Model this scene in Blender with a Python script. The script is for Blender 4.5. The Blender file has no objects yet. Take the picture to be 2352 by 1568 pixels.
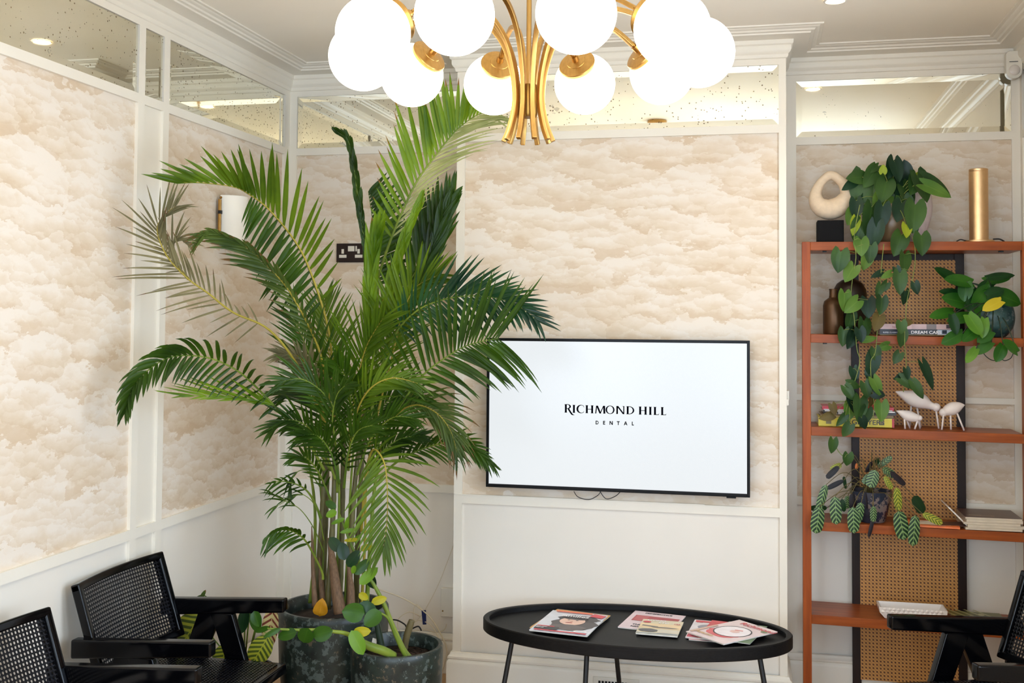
import bpy, math, random
from mathutils import Vector as V, Matrix
S = bpy.context.scene
COL = S.collection
PI = math.pi

# ------------------------------------------------------------------ camera
IW, IH = 2352, 1568
FPX, YAW, PIT, ROL = 2512.3, .2193, .0378, .0069
CAM = V((1.4309, -5.156, 1.795))
PPX, PPY = IW / 2, IH / 2 - 145.7
_r = V((math.cos(YAW), math.sin(YAW), 0)); _f = V((-math.sin(YAW), math.cos(YAW), 0)); _u = V((0, 0, 1))
FW = _f * math.cos(PIT) + _u * math.sin(PIT); _u2 = _u * math.cos(PIT) - _f * math.sin(PIT)
RT = _r * math.cos(ROL) + _u2 * math.sin(ROL); UP = _u2 * math.cos(ROL) - _r * math.sin(ROL)
cd = bpy.data.cameras.new('camera'); cam = bpy.data.objects.new('camera', cd); COL.objects.link(cam)
cd.sensor_width = 36; cd.lens = FPX / IW * 36; cd.shift_y = -145.7 / IW; cd.clip_start = .05
cam.matrix_world = Matrix(((RT.x, UP.x, -FW.x, CAM.x), (RT.y, UP.y, -FW.y, CAM.y), (RT.z, UP.z, -FW.z, CAM.z), (0, 0, 0, 1)))
S.camera = cam

# ------------------------------------------------------------------ world, daylight, exposure
S.view_settings.view_transform = 'Standard'; S.view_settings.look = 'None'
S.view_settings.exposure = 0.08; S.view_settings.gamma = 1.0; S.view_settings.use_curve_mapping = False
SKY_STRENGTH, GLOBE_STRENGTH, SPOT_WATTS = 12.0, 5.6, 14
w = bpy.data.worlds.new('sky'); S.world = w; w.use_nodes = True
wb = w.node_tree.nodes['Background']; wb.inputs[0].default_value = (.64, .80, 1.0, 1); wb.inputs[1].default_value = SKY_STRENGTH
S.cycles.use_denoising = True
S.cycles.max_bounces = 10; S.cycles.diffuse_bounces = 5; S.cycles.glossy_bounces = 6; S.cycles.transparent_max_bounces = 24
S.cycles.caustics_reflective = False; S.cycles.caustics_refractive = False
WINDOWS = ((-2.75, -1.65), (-4.35, -3.2)); WZ0, WZ1 = .75, 2.6
for a, b in WINDOWS:   # sampling portals standing in the window openings
    ld = bpy.data.lights.new('window_portal', 'AREA'); ld.shape = 'RECTANGLE'; ld.size = WZ1 - WZ0; ld.size_y = b - a; ld.cycles.is_portal = True
    lo = bpy.data.objects.new('window_portal', ld); COL.objects.link(lo); lo.location = (2.70, (a + b) / 2, (WZ0 + WZ1) / 2); lo.rotation_euler = (0, PI / 2, 0)

REAR_FILL_WINDOWS = ((-.75, .35), (1.0, 2.1))  # unseen windows added behind the camera to raise the ambient fill
for a, b in REAR_FILL_WINDOWS:
    ld = bpy.data.lights.new('window_portal', 'AREA'); ld.shape = 'RECTANGLE'; ld.size = b - a; ld.size_y = WZ1 - WZ0; ld.cycles.is_portal = True
    lo = bpy.data.objects.new('window_portal', ld); COL.objects.link(lo); lo.location = ((a + b) / 2, -6.65, (WZ0 + WZ1) / 2); lo.rotation_euler = (PI / 2, 0, 0)

# ------------------------------------------------------------------ geometry helpers
def ray(x, y): return FW + RT * ((x - PPX) / FPX) - UP * ((y - PPY) / FPX)
def atX(x, y, X): d = ray(x, y); return CAM + d * ((X - CAM.x) / d.x)
def atY(x, y, Y): d = ray(x, y); return CAM + d * ((Y - CAM.y) / d.y)
def atZ(x, y, Z): d = ray(x, y); return CAM + d * ((Z - CAM.z) / d.z)
def atD(x, y, D): return CAM + ray(x, y) * D
def cdir(r, u, b=0): return (RT * r + UP * u - FW * b).normalized()
def lerp(a, b, t): return a + (b - a) * t

class MB:
    """collects shapes into one mesh"""
    def __init__(s): s.v = []; s.f = []; s.m = []; s.uv = {}
    def add(s, vs, fs, mi=0, uvs=None):
        n = len(s.v); s.v += [tuple(p) for p in vs]
        for i, f in enumerate(fs):
            if uvs is not None: s.uv[len(s.f)] = [uvs[k] for k in f]
            s.f.append([n + k for k in f]); s.m.append(mi)
        return s
    def box(s, a, b, mi=0, M=None):
        x0, y0, z0 = a; x1, y1, z1 = b
        vs = [V(p) for p in ((x0, y0, z0), (x1, y0, z0), (x1, y1, z0), (x0, y1, z0), (x0, y0, z1), (x1, y0, z1), (x1, y1, z1), (x0, y1, z1))]
        if M is not None: vs = [M @ p for p in vs]
        return s.add(vs, [(0, 3, 2, 1), (4, 5, 6, 7), (0, 1, 5, 4), (1, 2, 6, 5), (2, 3, 7, 6), (3, 0, 4, 7)], mi)
    def hexa(s, lo, hi, mi=0):
        return s.add(list(lo) + list(hi), [(3, 2, 1, 0), (4, 5, 6, 7), (0, 1, 5, 4), (1, 2, 6, 5), (2, 3, 7, 6), (3, 0, 4, 7)], mi)
    def quad(s, a, b, c, d, mi=0, uv=((0, 0), (1, 0), (1, 1), (0, 1))): return s.add([a, b, c, d], [(0, 1, 2, 3)], mi, uv)
    def lathe(s, prof, c=(0, 0, 0), seg=40, mi=0, M=None, sx=1, sy=1, caps=True):
        c = V(c); vs = []; fs = []
        for r, z in prof:
            for k in range(seg):
                a = 2 * PI * k / seg; p = V((r * math.cos(a) * sx, r * math.sin(a) * sy, z))
                vs.append((M @ p if M is not None else p) + c)
        for i in range(len(prof) - 1):
            for k in range(seg): fs.append((i * seg + k, i * seg + (k + 1) % seg, (i + 1) * seg + (k + 1) % seg, (i + 1) * seg + k))
        if caps and prof[0][0] > 1e-6: fs.append(tuple(range(seg - 1, -1, -1)))
        if caps and prof[-1][0] > 1e-6: fs.append(tuple((len(prof) - 1) * seg + k for k in range(seg)))
        return s.add(vs, fs, mi)
    def tube(s, pts, rad, seg=8, mi=0, closed=False, flat=1.0, cap=True, up=None):
        pts = [V(p) for p in pts]; n = len(pts)
        if not hasattr(rad, '__len__'): rad = [rad] * n
        vs = []; fs = []; N = None
        for i in range(n):
            T = (pts[(i + 1) % n] - pts[i - 1]) if closed else (pts[min(i + 1, n - 1)] - pts[max(i - 1, 0)])
            T = T.normalized() if T.length > 1e-9 else V((0, 0, 1))
            if up is not None: N = V(up) - T * V(up).dot(T)
            elif N is None: N = T.orthogonal()
            else: N = N - T * N.dot(T)
            if N.length < 1e-6: N = T.orthogonal()
            N.normalize(); B = T.cross(N)
            for k in range(seg):
                a = 2 * PI * (k + .5) / seg; vs.append(pts[i] + N * (math.cos(a) * rad[i]) + B * (math.sin(a) * rad[i] * flat))
        for i in range(n if closed else n - 1):
            j = (i + 1) % n
            for k in range(seg): fs.append((i * seg + k, i * seg + (k + 1) % seg, j * seg + (k + 1) % seg, j * seg + k))
        if cap and not closed: fs.append(tuple(range(seg - 1, -1, -1))); fs.append(tuple((n - 1) * seg + k for k in range(seg)))
        return s.add(vs, fs, mi)
    def ball(s, c, r, seg=20, rings=12, mi=0, sc=(1, 1, 1), M=None):
        c = V(c); vs = []; fs = []
        for i in range(rings + 1):
            t = PI * i / rings
            for k in range(seg):
                a = 2 * PI * k / seg; p = V((r * sc[0] * math.sin(t) * math.cos(a), r * sc[1] * math.sin(t) * math.sin(a), r * sc[2] * math.cos(t)))
                vs.append((M @ p if M is not None else p) + c)
        for i in range(rings):
            for k in range(seg): fs.append((i * seg + k, (i + 1) * seg + k, (i + 1) * seg + (k + 1) % seg, i * seg + (k + 1) % seg))
        return s.add(vs, fs, mi)
    def poly(s, pts, mi=0): return s.add(pts, [tuple(range(len(pts)))], mi)
    def prism(s, poly, ext, mi=0):
        """poly: list of 3-D points, ext: extrusion vector"""
        n = len(poly); ext = V(ext); vs = [V(p) for p in poly] + [V(p) + ext for p in poly]
        return s.add(vs, [tuple(range(n - 1, -1, -1)), tuple(range(n, 2 * n))] + [(i, (i + 1) % n, n + (i + 1) % n, n + i) for i in range(n)], mi)
    def build(s, name, mats, parent=None, smooth=False, bevel=0, label=None, seg=2, kind=None):
        me = bpy.data.meshes.new(name); me.from_pydata(s.v, [], s.f)
        mats = mats if isinstance(mats, (list, tuple)) else [mats]
        for m in mats: me.materials.append(m)
        if len(mats) > 1: me.polygons.foreach_set('material_index', s.m)
        if s.uv:
            ul = me.uv_layers.new(name='UVMap')
            for p in me.polygons:
                u = s.uv.get(p.index)
                if u:
                    for li, q in zip(p.loop_indices, u): ul.data[li].uv = q
        if smooth: me.polygons.foreach_set('use_smooth', [True] * len(me.polygons))
        me.validate(); me.update()
        o = bpy.data.objects.new(name, me); COL.objects.link(o)
        if parent is not None:
            o.parent = parent
            r = parent
            while r.parent is not None: r = r.parent
            if parent is r and r.type == 'EMPTY' and r.get('world_built'): o.location = -r.location
        if bevel:
            b = o.modifiers.new('bevel', 'BEVEL'); b.width = bevel; b.segments = seg; b.limit_method = 'ANGLE'; b.angle_limit = .6
            if smooth is False: me.polygons.foreach_set('use_smooth', [True] * len(me.polygons)); wn = o.modifiers.new('wn', 'WEIGHTED_NORMAL'); wn.keep_sharp = False
        if smooth == 'auto':
            try: me.set_sharp_from_angle(angle=math.radians(38))
            except Exception: pass
        if label: o['label'] = label
        if kind: o['kind'] = kind
        return o

def thing(name, label, cat, loc, group=None, local=False):
    o = bpy.data.objects.new(name, None); COL.objects.link(o); o.location = loc; o.empty_display_size = .05
    o['label'] = label; o['category'] = cat
    if group: o['group'] = group
    if not local: o['world_built'] = 1
    return o
def tag(o, label, cat, group=None):
    o['label'] = label; o['category'] = cat
    if group: o['group'] = group
    return o
def struct(o): o['kind'] = 'structure'; return o
def copy_tree(o, parent=None):
    c = o.copy(); COL.objects.link(c); c.parent = parent
    for ch in o.children: copy_tree(ch, c)
    return c
def spline(pts, n=24, closed=False):
    """Catmull-Rom through tuples of any length"""
    P = [tuple(p) for p in pts]; k = len(P); out = []
    segs = k if closed else k - 1
    for i in range(n if closed else n + 1):
        t = i / n * segs; j = min(int(t), segs - 1); t -= j
        g = lambda q: P[q % k] if closed else P[max(0, min(k - 1, q))]
        a, b, c, d = g(j - 1), g(j), g(j + 1), g(j + 2)
        out.append(tuple(.5 * (2 * b[m] + (c[m] - a[m]) * t + (2 * a[m] - 5 * b[m] + 4 * c[m] - d[m]) * t * t + (3 * b[m] - a[m] - 3 * c[m] + d[m]) * t ** 3) for m in range(len(b))))
    return out

# ------------------------------------------------------------------ materials
def lin(h):
    """sRGB 0-255 tuple to linear"""
    return tuple(((c / 255) / 12.92 if c / 255 <= .04045 else ((c / 255 + .055) / 1.055) ** 2.4) for c in h) + (1,)
class NT:
    def __init__(s, name):
        s.mat = bpy.data.materials.new(name); s.mat.use_nodes = True; s.t = s.mat.node_tree; s.n = s.t.nodes; s.b = s.n['Principled BSDF']; s.out = s.n['Material Output']
    def node(s, typ, **kw):
        n = s.n.new(typ)
        for k, v in kw.items():
            if k[0] == 'i' and k[1:].isdigit(): n.inputs[int(k[1:])].default_value = v
            elif k in n.inputs and not hasattr(n, k): n.inputs[k].default_value = v
            else: setattr(n, k, v)
        return n
    def link(s, a, b): s.t.links.new(a, b)
    def math(s, op, a, b=None, c=None, clamp=False):
        n = s.n.new('ShaderNodeMath'); n.operation = op; n.use_clamp = clamp
        for i, x in enumerate((a, b, c)):
            if x is None: continue
            if hasattr(x, 'is_linked'): s.link(x, n.inputs[i])
            else: n.inputs[i].default_value = x
        return n.outputs[0]
    def ramp(s, fac, stops):
        n = s.n.new('ShaderNodeValToRGB'); e = n.color_ramp.elements
        while len(e) < len(stops): e.new(.5)
        for q, (p, c) in zip(e, stops): q.position = p; q.color = c if len(c) == 4 else tuple(c) + (1,)
        s.link(fac, n.inputs[0]); return n.outputs[0]
    def mix(s, fac, a, b):
        n = s.n.new('ShaderNodeMix'); n.data_type = 'RGBA'
        for i, x in ((0, fac), (6, a), (7, b)):
            if hasattr(x, 'is_linked'): s.link(x, n.inputs[i])
            else: n.inputs[i].default_value = x
        return n.outputs[2]
    def noise(s, scale, detail=3, vec=None, rough=.5, typ='3D'):
        n = s.n.new('ShaderNodeTexNoise'); n.noise_dimensions = typ; n.inputs['Scale'].default_value = scale; n.inputs['Detail'].default_value = detail; n.inputs['Roughness'].default_value = rough
        s.link(vec if vec is not None else s.obj(), n.inputs['Vector']); return n.outputs[0]
    def obj(s):
        if not hasattr(s, '_o'): s._o = s.n.new('ShaderNodeTexCoord')
        return s._o.outputs['Object']
    def uv(s):
        if not hasattr(s, '_o'): s._o = s.n.new('ShaderNodeTexCoord')
        return s._o.outputs['UV']
    def bump(s, h, strength=.2, dist=.002):
        n = s.n.new('ShaderNodeBump'); n.inputs['Strength'].default_value = strength; n.inputs['Distance'].default_value = dist
        s.link(h, n.inputs['Height']); s.link(n.outputs[0], s.b.inputs['Normal'])

def mat(name, col, rough=.5, metal=0, var=.06, scale=8, coat=0, spec=.5, emit=None, estr=0, bump=0, stretch=None):
    """plain principled with a little procedural colour variation; col is sRGB 0-255"""
    k = NT(name); c = lin(col); b = k.b
    vec = None
    if stretch:
        mp = k.node('ShaderNodeMapping'); mp.inputs['Scale'].default_value = stretch; k.link(k.obj(), mp.inputs[0]); vec = mp.outputs[0]
    nz = k.noise(scale, 4, vec)
    lo = tuple(x * (1 - var * 2) for x in c[:3]) + (1,); hi = tuple(min(1, x * (1 + var * 2)) for x in c[:3]) + (1,)
    k.link(k.ramp(nz, [(.3, lo), (.7, hi)]), b.inputs['Base Color'])
    b.inputs['Roughness'].default_value = rough; b.inputs['Metallic'].default_value = metal
    b.inputs['Specular IOR Level'].default_value = spec; b.inputs['Coat Weight'].default_value = coat
    if emit: b.inputs['Emission Color'].default_value = emit; b.inputs['Emission Strength'].default_value = estr
    if bump: k.bump(nz, bump)
    return k.mat

def leaf_mat(name, dark, light, rough=.38, trans=.3, tip=None, tipat=.82, scale=6, yellow=None):
    k = NT(name); uvn = k.node('ShaderNodeSeparateXYZ'); k.link(k.uv(), uvn.inputs[0])
    nz = k.noise(scale, 3); oi = k.node('ShaderNodeObjectInfo')
    fac = k.math('ADD', k.math('MULTIPLY', nz, .9), k.math('MULTIPLY', oi.outputs['Random'], .1))
    col = k.ramp(fac, [(.3, lin(dark)), (.72, lin(light))])
    mid = k.math('ABSOLUTE', k.math('SUBTRACT', uvn.outputs[0], .5))      # paler midrib
    col = k.mix(k.math('MULTIPLY', k.math('LESS_THAN', mid, .03), .45), col, lin(light))
    if tip:
        n2 = k.noise(22, 3)
        m = k.math('GREATER_THAN', k.math('ADD', uvn.outputs[1], k.math('MULTIPLY', k.math('SUBTRACT', n2, .5), .55)), tipat)
        col = k.mix(m, col, lin(tip))
    k.link(col, k.b.inputs['Base Color']); k.b.inputs['Roughness'].default_value = rough; k.b.inputs['Specular IOR Level'].default_value = .26
    tr = k.node('ShaderNodeBsdfTranslucent'); k.link(k.mix(.5, col, lin(light)), tr.inputs[0])
    mx = k.node('ShaderNodeMixShader', i0=trans); k.link(k.b.outputs[0], mx.inputs[1]); k.link(tr.outputs[0], mx.inputs[2]); k.link(mx.outputs[0], k.out.inputs[0])
    return k.mat

def wallpaper_mat():
    """pale cloud wallpaper: scalloped billows, light at the top, washed beige underneath"""
    k = NT('cloud_wallpaper'); g = k.node('ShaderNodeNewGeometry'); sp = k.node('ShaderNodeSeparateXYZ'); k.link(g.outputs['Position'], sp.inputs[0])
    u = k.math('ADD', sp.outputs[0], sp.outputs[1]); z = sp.outputs[2]
    def layer(su, sz, off, amp):
        cb = k.node('ShaderNodeCombineXYZ'); k.link(k.math('MULTIPLY', u, su), cb.inputs[0]); k.link(k.math('MULTIPLY', z, sz), cb.inputs[1]); cb.inputs[2].default_value = off
        nz = k.node('ShaderNodeTexNoise'); nz.inputs['Scale'].default_value = 1.6; nz.inputs['Detail'].default_value = 5; nz.inputs['Roughness'].default_value = .62; k.link(cb.outputs[0], nz.inputs['Vector'])
        sb = k.node('ShaderNodeVectorMath', operation='SUBTRACT'); k.link(nz.outputs[1], sb.inputs[0]); sb.inputs[1].default_value = (.5, .5, .5)
        sc = k.node('ShaderNodeVectorMath', operation='SCALE'); k.link(sb.outputs[0], sc.inputs[0]); sc.inputs['Scale'].default_value = amp
        ad = k.node('ShaderNodeVectorMath', operation='ADD'); k.link(cb.outputs[0], ad.inputs[0]); k.link(sc.outputs[0], ad.inputs[1])
        vo = k.node('ShaderNodeTexVoronoi', voronoi_dimensions='2D'); vo.inputs['Scale'].default_value = 1.0; k.link(ad.outputs[0], vo.inputs['Vector'])
        d = k.node('ShaderNodeVectorMath', operation='SUBTRACT'); k.link(ad.outputs[0], d.inputs[0]); k.link(vo.outputs['Position'], d.inputs[1])
        s2 = k.node('ShaderNodeSeparateXYZ'); k.link(d.outputs[0], s2.inputs[0])
        rn = k.node('ShaderNodeSeparateXYZ'); k.link(vo.outputs['Color'], rn.inputs[0])
        a = k.math('ADD', k.math('MULTIPLY', s2.outputs[1], 1.0), k.math('MULTIPLY', s2.outputs[0], .25))
        return k.math('ADD', k.math('ADD', a, .52), k.math('MULTIPLY', k.math('SUBTRACT', rn.outputs[0], .5), .35), clamp=True)
    a = layer(5.2, 9.4, 0, 1.5); b = layer(10.5, 21, 3.7, 1.3)
    cs = k.node('ShaderNodeCombineXYZ'); k.link(k.math('MULTIPLY', u, 2.2), cs.inputs[0]); k.link(k.math('MULTIPLY', z, 4.2), cs.inputs[1])
    wash = k.noise(1.0, 5, cs.outputs[0], .58); fine = k.noise(24, 4, g.outputs['Position'])
    m = k.math('ADD', k.math('ADD', k.math('MULTIPLY', a, .28), k.math('MULTIPLY', b, .22)), .05)
    m = k.math('ADD', m, k.math('MULTIPLY', k.math('SUBTRACT', wash, .30), .95))
    m = k.math('ADD', m, k.math('MULTIPLY', k.math('SUBTRACT', fine, .5), .16), clamp=True)
    col = k.ramp(m, [(.12, lin((208, 187, 160))), (.30, lin((216, 198, 174))), (.50, lin((223, 208, 189))), (.66, lin((229, 218, 204)))])
    edge = k.math('MULTIPLY', k.math('SUBTRACT', .16, a, clamp=True), 3.2, clamp=True)      # thin warm pools right under the scallops
    col = k.mix(k.math('MULTIPLY', edge, k.math('SUBTRACT', 1.25, wash, clamp=True)), col, lin((204, 178, 147)))
    k.link(col, k.b.inputs['Base Color']); k.b.inputs['Roughness'].default_value = .65; k.b.inputs['Specular IOR Level'].default_value = .25
    return k.mat

def mirror_mat():
    k = NT('antique_mirror'); g = k.node('ShaderNodeNewGeometry'); P = g.outputs['Position']
    k.b.inputs['Metallic'].default_value = 1; k.b.inputs['Roughness'].default_value = .025
    k.link(k.ramp(k.noise(2.2, 3, P), [(.3, lin((238, 235, 216))), (.7, lin((244, 243, 232)))]), k.b.inputs['Base Color'])
    vo = k.node('ShaderNodeTexVoronoi'); vo.inputs['Scale'].default_value = 75; k.link(P, vo.inputs['Vector'])
    dens = k.math('MULTIPLY', k.math('SUBTRACT', k.noise(4.5, 4, P, .6), .33, clamp=True), .62)
    rs = k.node('ShaderNodeSeparateXYZ'); k.link(vo.outputs['Color'], rs.inputs[0])
    spot = k.math('LESS_THAN', k.math('ADD', vo.outputs['Distance'], k.math('MULTIPLY', k.noise(160, 2, P), .30)), k.math('ADD', k.math('MULTIPLY', dens, .7), k.math('MULTIPLY', k.math('GREATER_THAN', rs.outputs[0], .62), k.math('MULTIPLY', rs.outputs[1], .36))))
    cl = k.math('MULTIPLY', k.math('GREATER_THAN', k.noise(9, 5, P, .7), .69), .35)
    df = k.node('ShaderNodeBsdfDiffuse'); df.inputs[0].default_value = lin((112, 92, 62))
    mx = k.node('ShaderNodeMixShader'); k.link(k.math('MAXIMUM', k.math('MULTIPLY', spot, .8), cl), mx.inputs[0])
    k.link(k.b.outputs[0], mx.inputs[1]); k.link(df.outputs[0], mx.inputs[2]); k.link(mx.outputs[0], k.out.inputs[0])
    return k.mat

def wood_mat(name, c1, c2, rough=.35, stretch=(2, 30, 30), scale=1.3, coat=.0):
    k = NT(name); mp = k.node('ShaderNodeMapping'); mp.inputs['Scale'].default_value = stretch; k.link(k.obj(), mp.inputs[0])
    n1 = k.noise(scale, 6, mp.outputs[0], .6); n2 = k.noise(scale * .25, 2, mp.outputs[0])
    f = k.math('ADD', k.math('MULTIPLY', n1, .7), k.math('MULTIPLY', n2, .3))
    k.link(k.ramp(f, [(.32, lin(c1)), (.68, lin(c2))]), k.b.inputs['Base Color']); k.b.inputs['Roughness'].default_value = rough; k.b.inputs['Coat Weight'].default_value = coat; k.b.inputs['Specular IOR Level'].default_value = .28
    k.b.inputs['Coat Roughness'].default_value = .25
    return k.mat

def cane_mat(name, strand, hole, pitch, holed, rough=.5):
    """woven cane; UV in metres. holed: real see-through holes, else a darker backing shows"""
    k = NT(name); s = k.node('ShaderNodeSeparateXYZ'); k.link(k.uv(), s.inputs[0])
    fx = k.math('SUBTRACT', k.math('FRACT', k.math('DIVIDE', s.outputs[0], pitch)), .5); fy = k.math('SUBTRACT', k.math('FRACT', k.math('DIVIDE', s.outputs[1], pitch)), .5)
    r = k.math('SQRT', k.math('ADD', k.math('MULTIPLY', fx, fx), k.math('MULTIPLY', fy, fy)))
    m = k.math('LESS_THAN', r, .25 if not holed else .36)
    dg = k.math('ABSOLUTE', k.math('SINE', k.math('MULTIPLY', k.math('ADD', s.outputs[0], s.outputs[1]), PI / pitch)))
    nz = k.noise(40, 3)
    c = lin(strand); base = k.ramp(k.math('ADD', k.math('MULTIPLY', dg, .5), k.math('MULTIPLY', nz, .5)), [(.2, tuple(x * .62 for x in c[:3])), (.8, c)])
    k.b.inputs['Roughness'].default_value = rough
    if holed:
        k.link(base, k.b.inputs['Base Color']); k.bump(dg, .5, .003)
        tr = k.node('ShaderNodeBsdfTransparent'); mx = k.node('ShaderNodeMixShader'); k.link(m, mx.inputs[0]); k.link(k.b.outputs[0], mx.inputs[1]); k.link(tr.outputs[0], mx.inputs[2]); k.link(mx.outputs[0], k.out.inputs[0])
    else: k.link(k.mix(m, base, lin(hole)), k.b.inputs['Base Color'])
    return k.mat

def glaze_mat(name, dark, mid, pale, rust, rough=.35, scale=7):
    """mottled reactive glaze"""
    k = NT(name); n1 = k.noise(scale, 6, None, .65); n2 = k.noise(scale * 2.7, 5, None, .7); n3 = k.noise(scale * .8, 3)
    col = k.ramp(n1, [(.32, lin(dark)), (.62, lin(mid))])
    col = k.mix(k.math('MULTIPLY', k.math('GREATER_THAN', k.math('MULTIPLY', n2, k.math('ADD', n3, .45)), .56), .6), col, lin(pale))
    col = k.mix(k.math('MULTIPLY', k.math('GREATER_THAN', k.math('MULTIPLY', n2, k.math('SUBTRACT', 1.15, n3)), .425), .45), col, lin(rust))
    k.link(col, k.b.inputs['Base Color']); k.b.inputs['Roughness'].default_value = rough; k.bump(n2, .25, .003)
    return k.mat

def stripe_leaf_mat(name, dark, pale, rough=.4, n=9, slant=1.1, duty=.5, tip=None):
    """UV: x across (0..1), y along; herringbone bands along the side veins"""
    k = NT(name); s = k.node('ShaderNodeSeparateXYZ'); k.link(k.uv(), s.inputs[0])
    ax = k.math('ABSOLUTE', k.math('SUBTRACT', s.outputs[0], .5))
    ph = k.math('FRACT', k.math('ADD', k.math('MULTIPLY', k.math('SUBTRACT', s.outputs[1], k.math('MULTIPLY', ax, slant * .32)), n), k.math('MULTIPLY', k.noise(30, 2), .12)))
    m = k.math('MAXIMUM', k.math('LESS_THAN', ph, duty), k.math('LESS_THAN', ax, .022))
    col = k.mix(m, lin(dark), lin(pale))
    if tip: col = k.mix(k.math('GREATER_THAN', k.math('ADD', s.outputs[1], k.math('MULTIPLY', k.noise(25, 2), .25)), .97), col, lin(tip))
    k.link(col, k.b.inputs['Base Color']); k.b.inputs['Roughness'].default_value = rough
    tr = k.node('ShaderNodeBsdfTranslucent'); k.link(col, tr.inputs[0]); mx = k.node('ShaderNodeMixShader', i0=.2); k.link(k.b.outputs[0], mx.inputs[1]); k.link(tr.outputs[0], mx.inputs[2]); k.link(mx.outputs[0], k.out.inputs[0])
    return k.mat

M = {}
M['paint'] = mat('cream_paint', (233, 226, 212), .45, var=.008, scale=3)
M['panel'] = mat('cream_panel_paint', (233, 226, 214), .5, var=.01, scale=2)
M['ceiling'] = mat('ceiling_paint', (250, 243, 229), .8, var=.01, scale=2)
M['wallpaper'] = wallpaper_mat(); M['mirror'] = mirror_mat()
M['floor'] = wood_mat('oak_floor', (164, 128, 92), (196, 160, 120), .4, (14, 1.5, 10))
M['brass'] = mat('brushed_brass', (184, 144, 82), .36, 1, var=.05, scale=30, stretch=(4, 4, .4))
M['brass_dark'] = mat('aged_brass', (150, 112, 54), .36, 1, var=.05, scale=30)
M['globe'] = mat('opal_glass_lit', (250, 246, 238), .25, emit=(1.0, .87, .68, 1), estr=GLOBE_STRENGTH, var=.0)
M['black_lacquer'] = mat('black_lacquer', (4, 4, 6), .10, var=.1, scale=12, coat=.0, spec=.25)
M['black_wood'] = mat('black_stained_oak', (13, 12, 12), .5, spec=.22, var=.3, scale=10, stretch=(1.5, 22, 22), bump=.15)
M['black_metal'] = mat('black_powder_coat', (10, 10, 11), .5, var=.05)
M['black_plastic'] = mat('black_plastic', (6, 6, 8), .35, spec=.2, var=.05)
M['white_plastic'] = mat('white_plastic', (226, 220, 206), .4, var=.02)
M['cable_white'] = mat('white_cable', (214, 200, 172), .5, var=.03)
M['cable_black'] = mat('black_cable', (22, 22, 24), .5, var=.05)
# ------------------------------------------------------------------ the room
XL, AL, AR, XR, WC, YF, ZC = -1.007, .279, .380, 2.652, 1.569, -6.6, 3.125   # left wall, alcove depths, right wall, chimney width, rear wall, ceiling
REC = .014                                                                    # panels lie this far behind the face of stiles and rails
Z_MT, Z_MB, Z_RL, Z_DT, Z_DB, Z_SK = 2.979, 2.701, 2.663, .945, .904, .192

struct(MB().box((XL - .2, YF - .2, -.06), (XR + .2, AR + .2, 0)).build('floor', M['floor']))
struct(MB().box((XL - .2, YF - .2, ZC), (XR + .2, AR + .2, ZC + .1)).build('ceiling', M['ceiling']))

def panel_wall(name, plane, a0, a1, depth=.2):
    """wall slab behind the panelling: plane ('x',value,room side) with lower painted field and upper wallpaper field"""
    ax, val, sgn = plane
    m = MB(); back = val - sgn * depth; face = val - sgn * REC
    def fld(z0, z1, mi):
        lo, hi = sorted((face, back))
        if ax == 'x': m.box((lo, a0, z0), (hi, a1, z1), mi)
        else: m.box((a0, lo, z0), (a1, hi, z1), mi)
    fld(0, Z_DT - .02, 0); fld(Z_DT - .02, Z_RL + .02, 1); fld(Z_RL + .02, ZC, 0)
    return struct(m.build(name, [M['panel'], M['wallpaper']]))
panel_wall('wall_left', ('x', XL, 1), YF - .2, AL + .2)
panel_wall('wall_alcove_left', ('y', AL, -1), XL, 0)
panel_wall('wall_alcove_right', ('y', AR, -1), WC, XR)
# chimney breast: front field with panels, plain returns
mc = MB(); mc.box((.002, REC, 0), (WC - .002, AL + .3, Z_DT - .02), 0); mc.box((.002, REC, Z_DT - .02), (WC - .002, AL + .3, Z_RL + .02), 1); mc.box((.002, REC, Z_RL + .02), (WC - .002, AL + .3, ZC), 0)
mc.box((0, .004, 0), (.002, AL, ZC), 0); mc.box((WC - .002, .004, 0), (WC, AR, ZC), 0)
struct(mc.build('wall_chimney', [M['panel'], M['wallpaper']]))
# right wall with two tall windows, rear wall with two unseen windows added for fill
mr = MB(); ys = [YF - .2] + [v for ab in reversed(WINDOWS) for v in ab] + [AR + .2]
for i in range(0, len(ys), 2): mr.box((XR, ys[i], 0), (XR + .2, min(ys[i + 1], -.06), ZC))
mr.box((XR + REC, -.06, 0), (XR + .2, AR + .2, ZC))
for a, b in WINDOWS: mr.box((XR, a, 0), (XR + .2, b, WZ0)); mr.box((XR, a, WZ1), (XR + .2, b, ZC))
struct(mr.build('wall_right', M['panel']))
mr = MB(); xs = [XL] + [v for ab in REAR_FILL_WINDOWS for v in ab] + [XR]
for i in range(0, len(xs), 2): mr.box((xs[i], YF - .2, 0), (xs[i + 1], YF, ZC))
for a, b in REAR_FILL_WINDOWS: mr.box((a, YF - .2, 0), (b, YF, WZ0)); mr.box((a, YF - .2, WZ1), (b, YF, ZC))
struct(mr.build('wall_rear', M['panel']))
pane = NT('window_glass'); tr = pane.node('ShaderNodeBsdfTransparent'); gl = pane.node('ShaderNodeBsdfGlossy'); gl.inputs['Roughness'].default_value = .02
mxp = pane.node('ShaderNodeMixShader', i0=.06); pane.link(tr.outputs[0], mxp.inputs[1]); pane.link(gl.outputs[0], mxp.inputs[2]); pane.link(mxp.outputs[0], pane.out.inputs[0])
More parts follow.
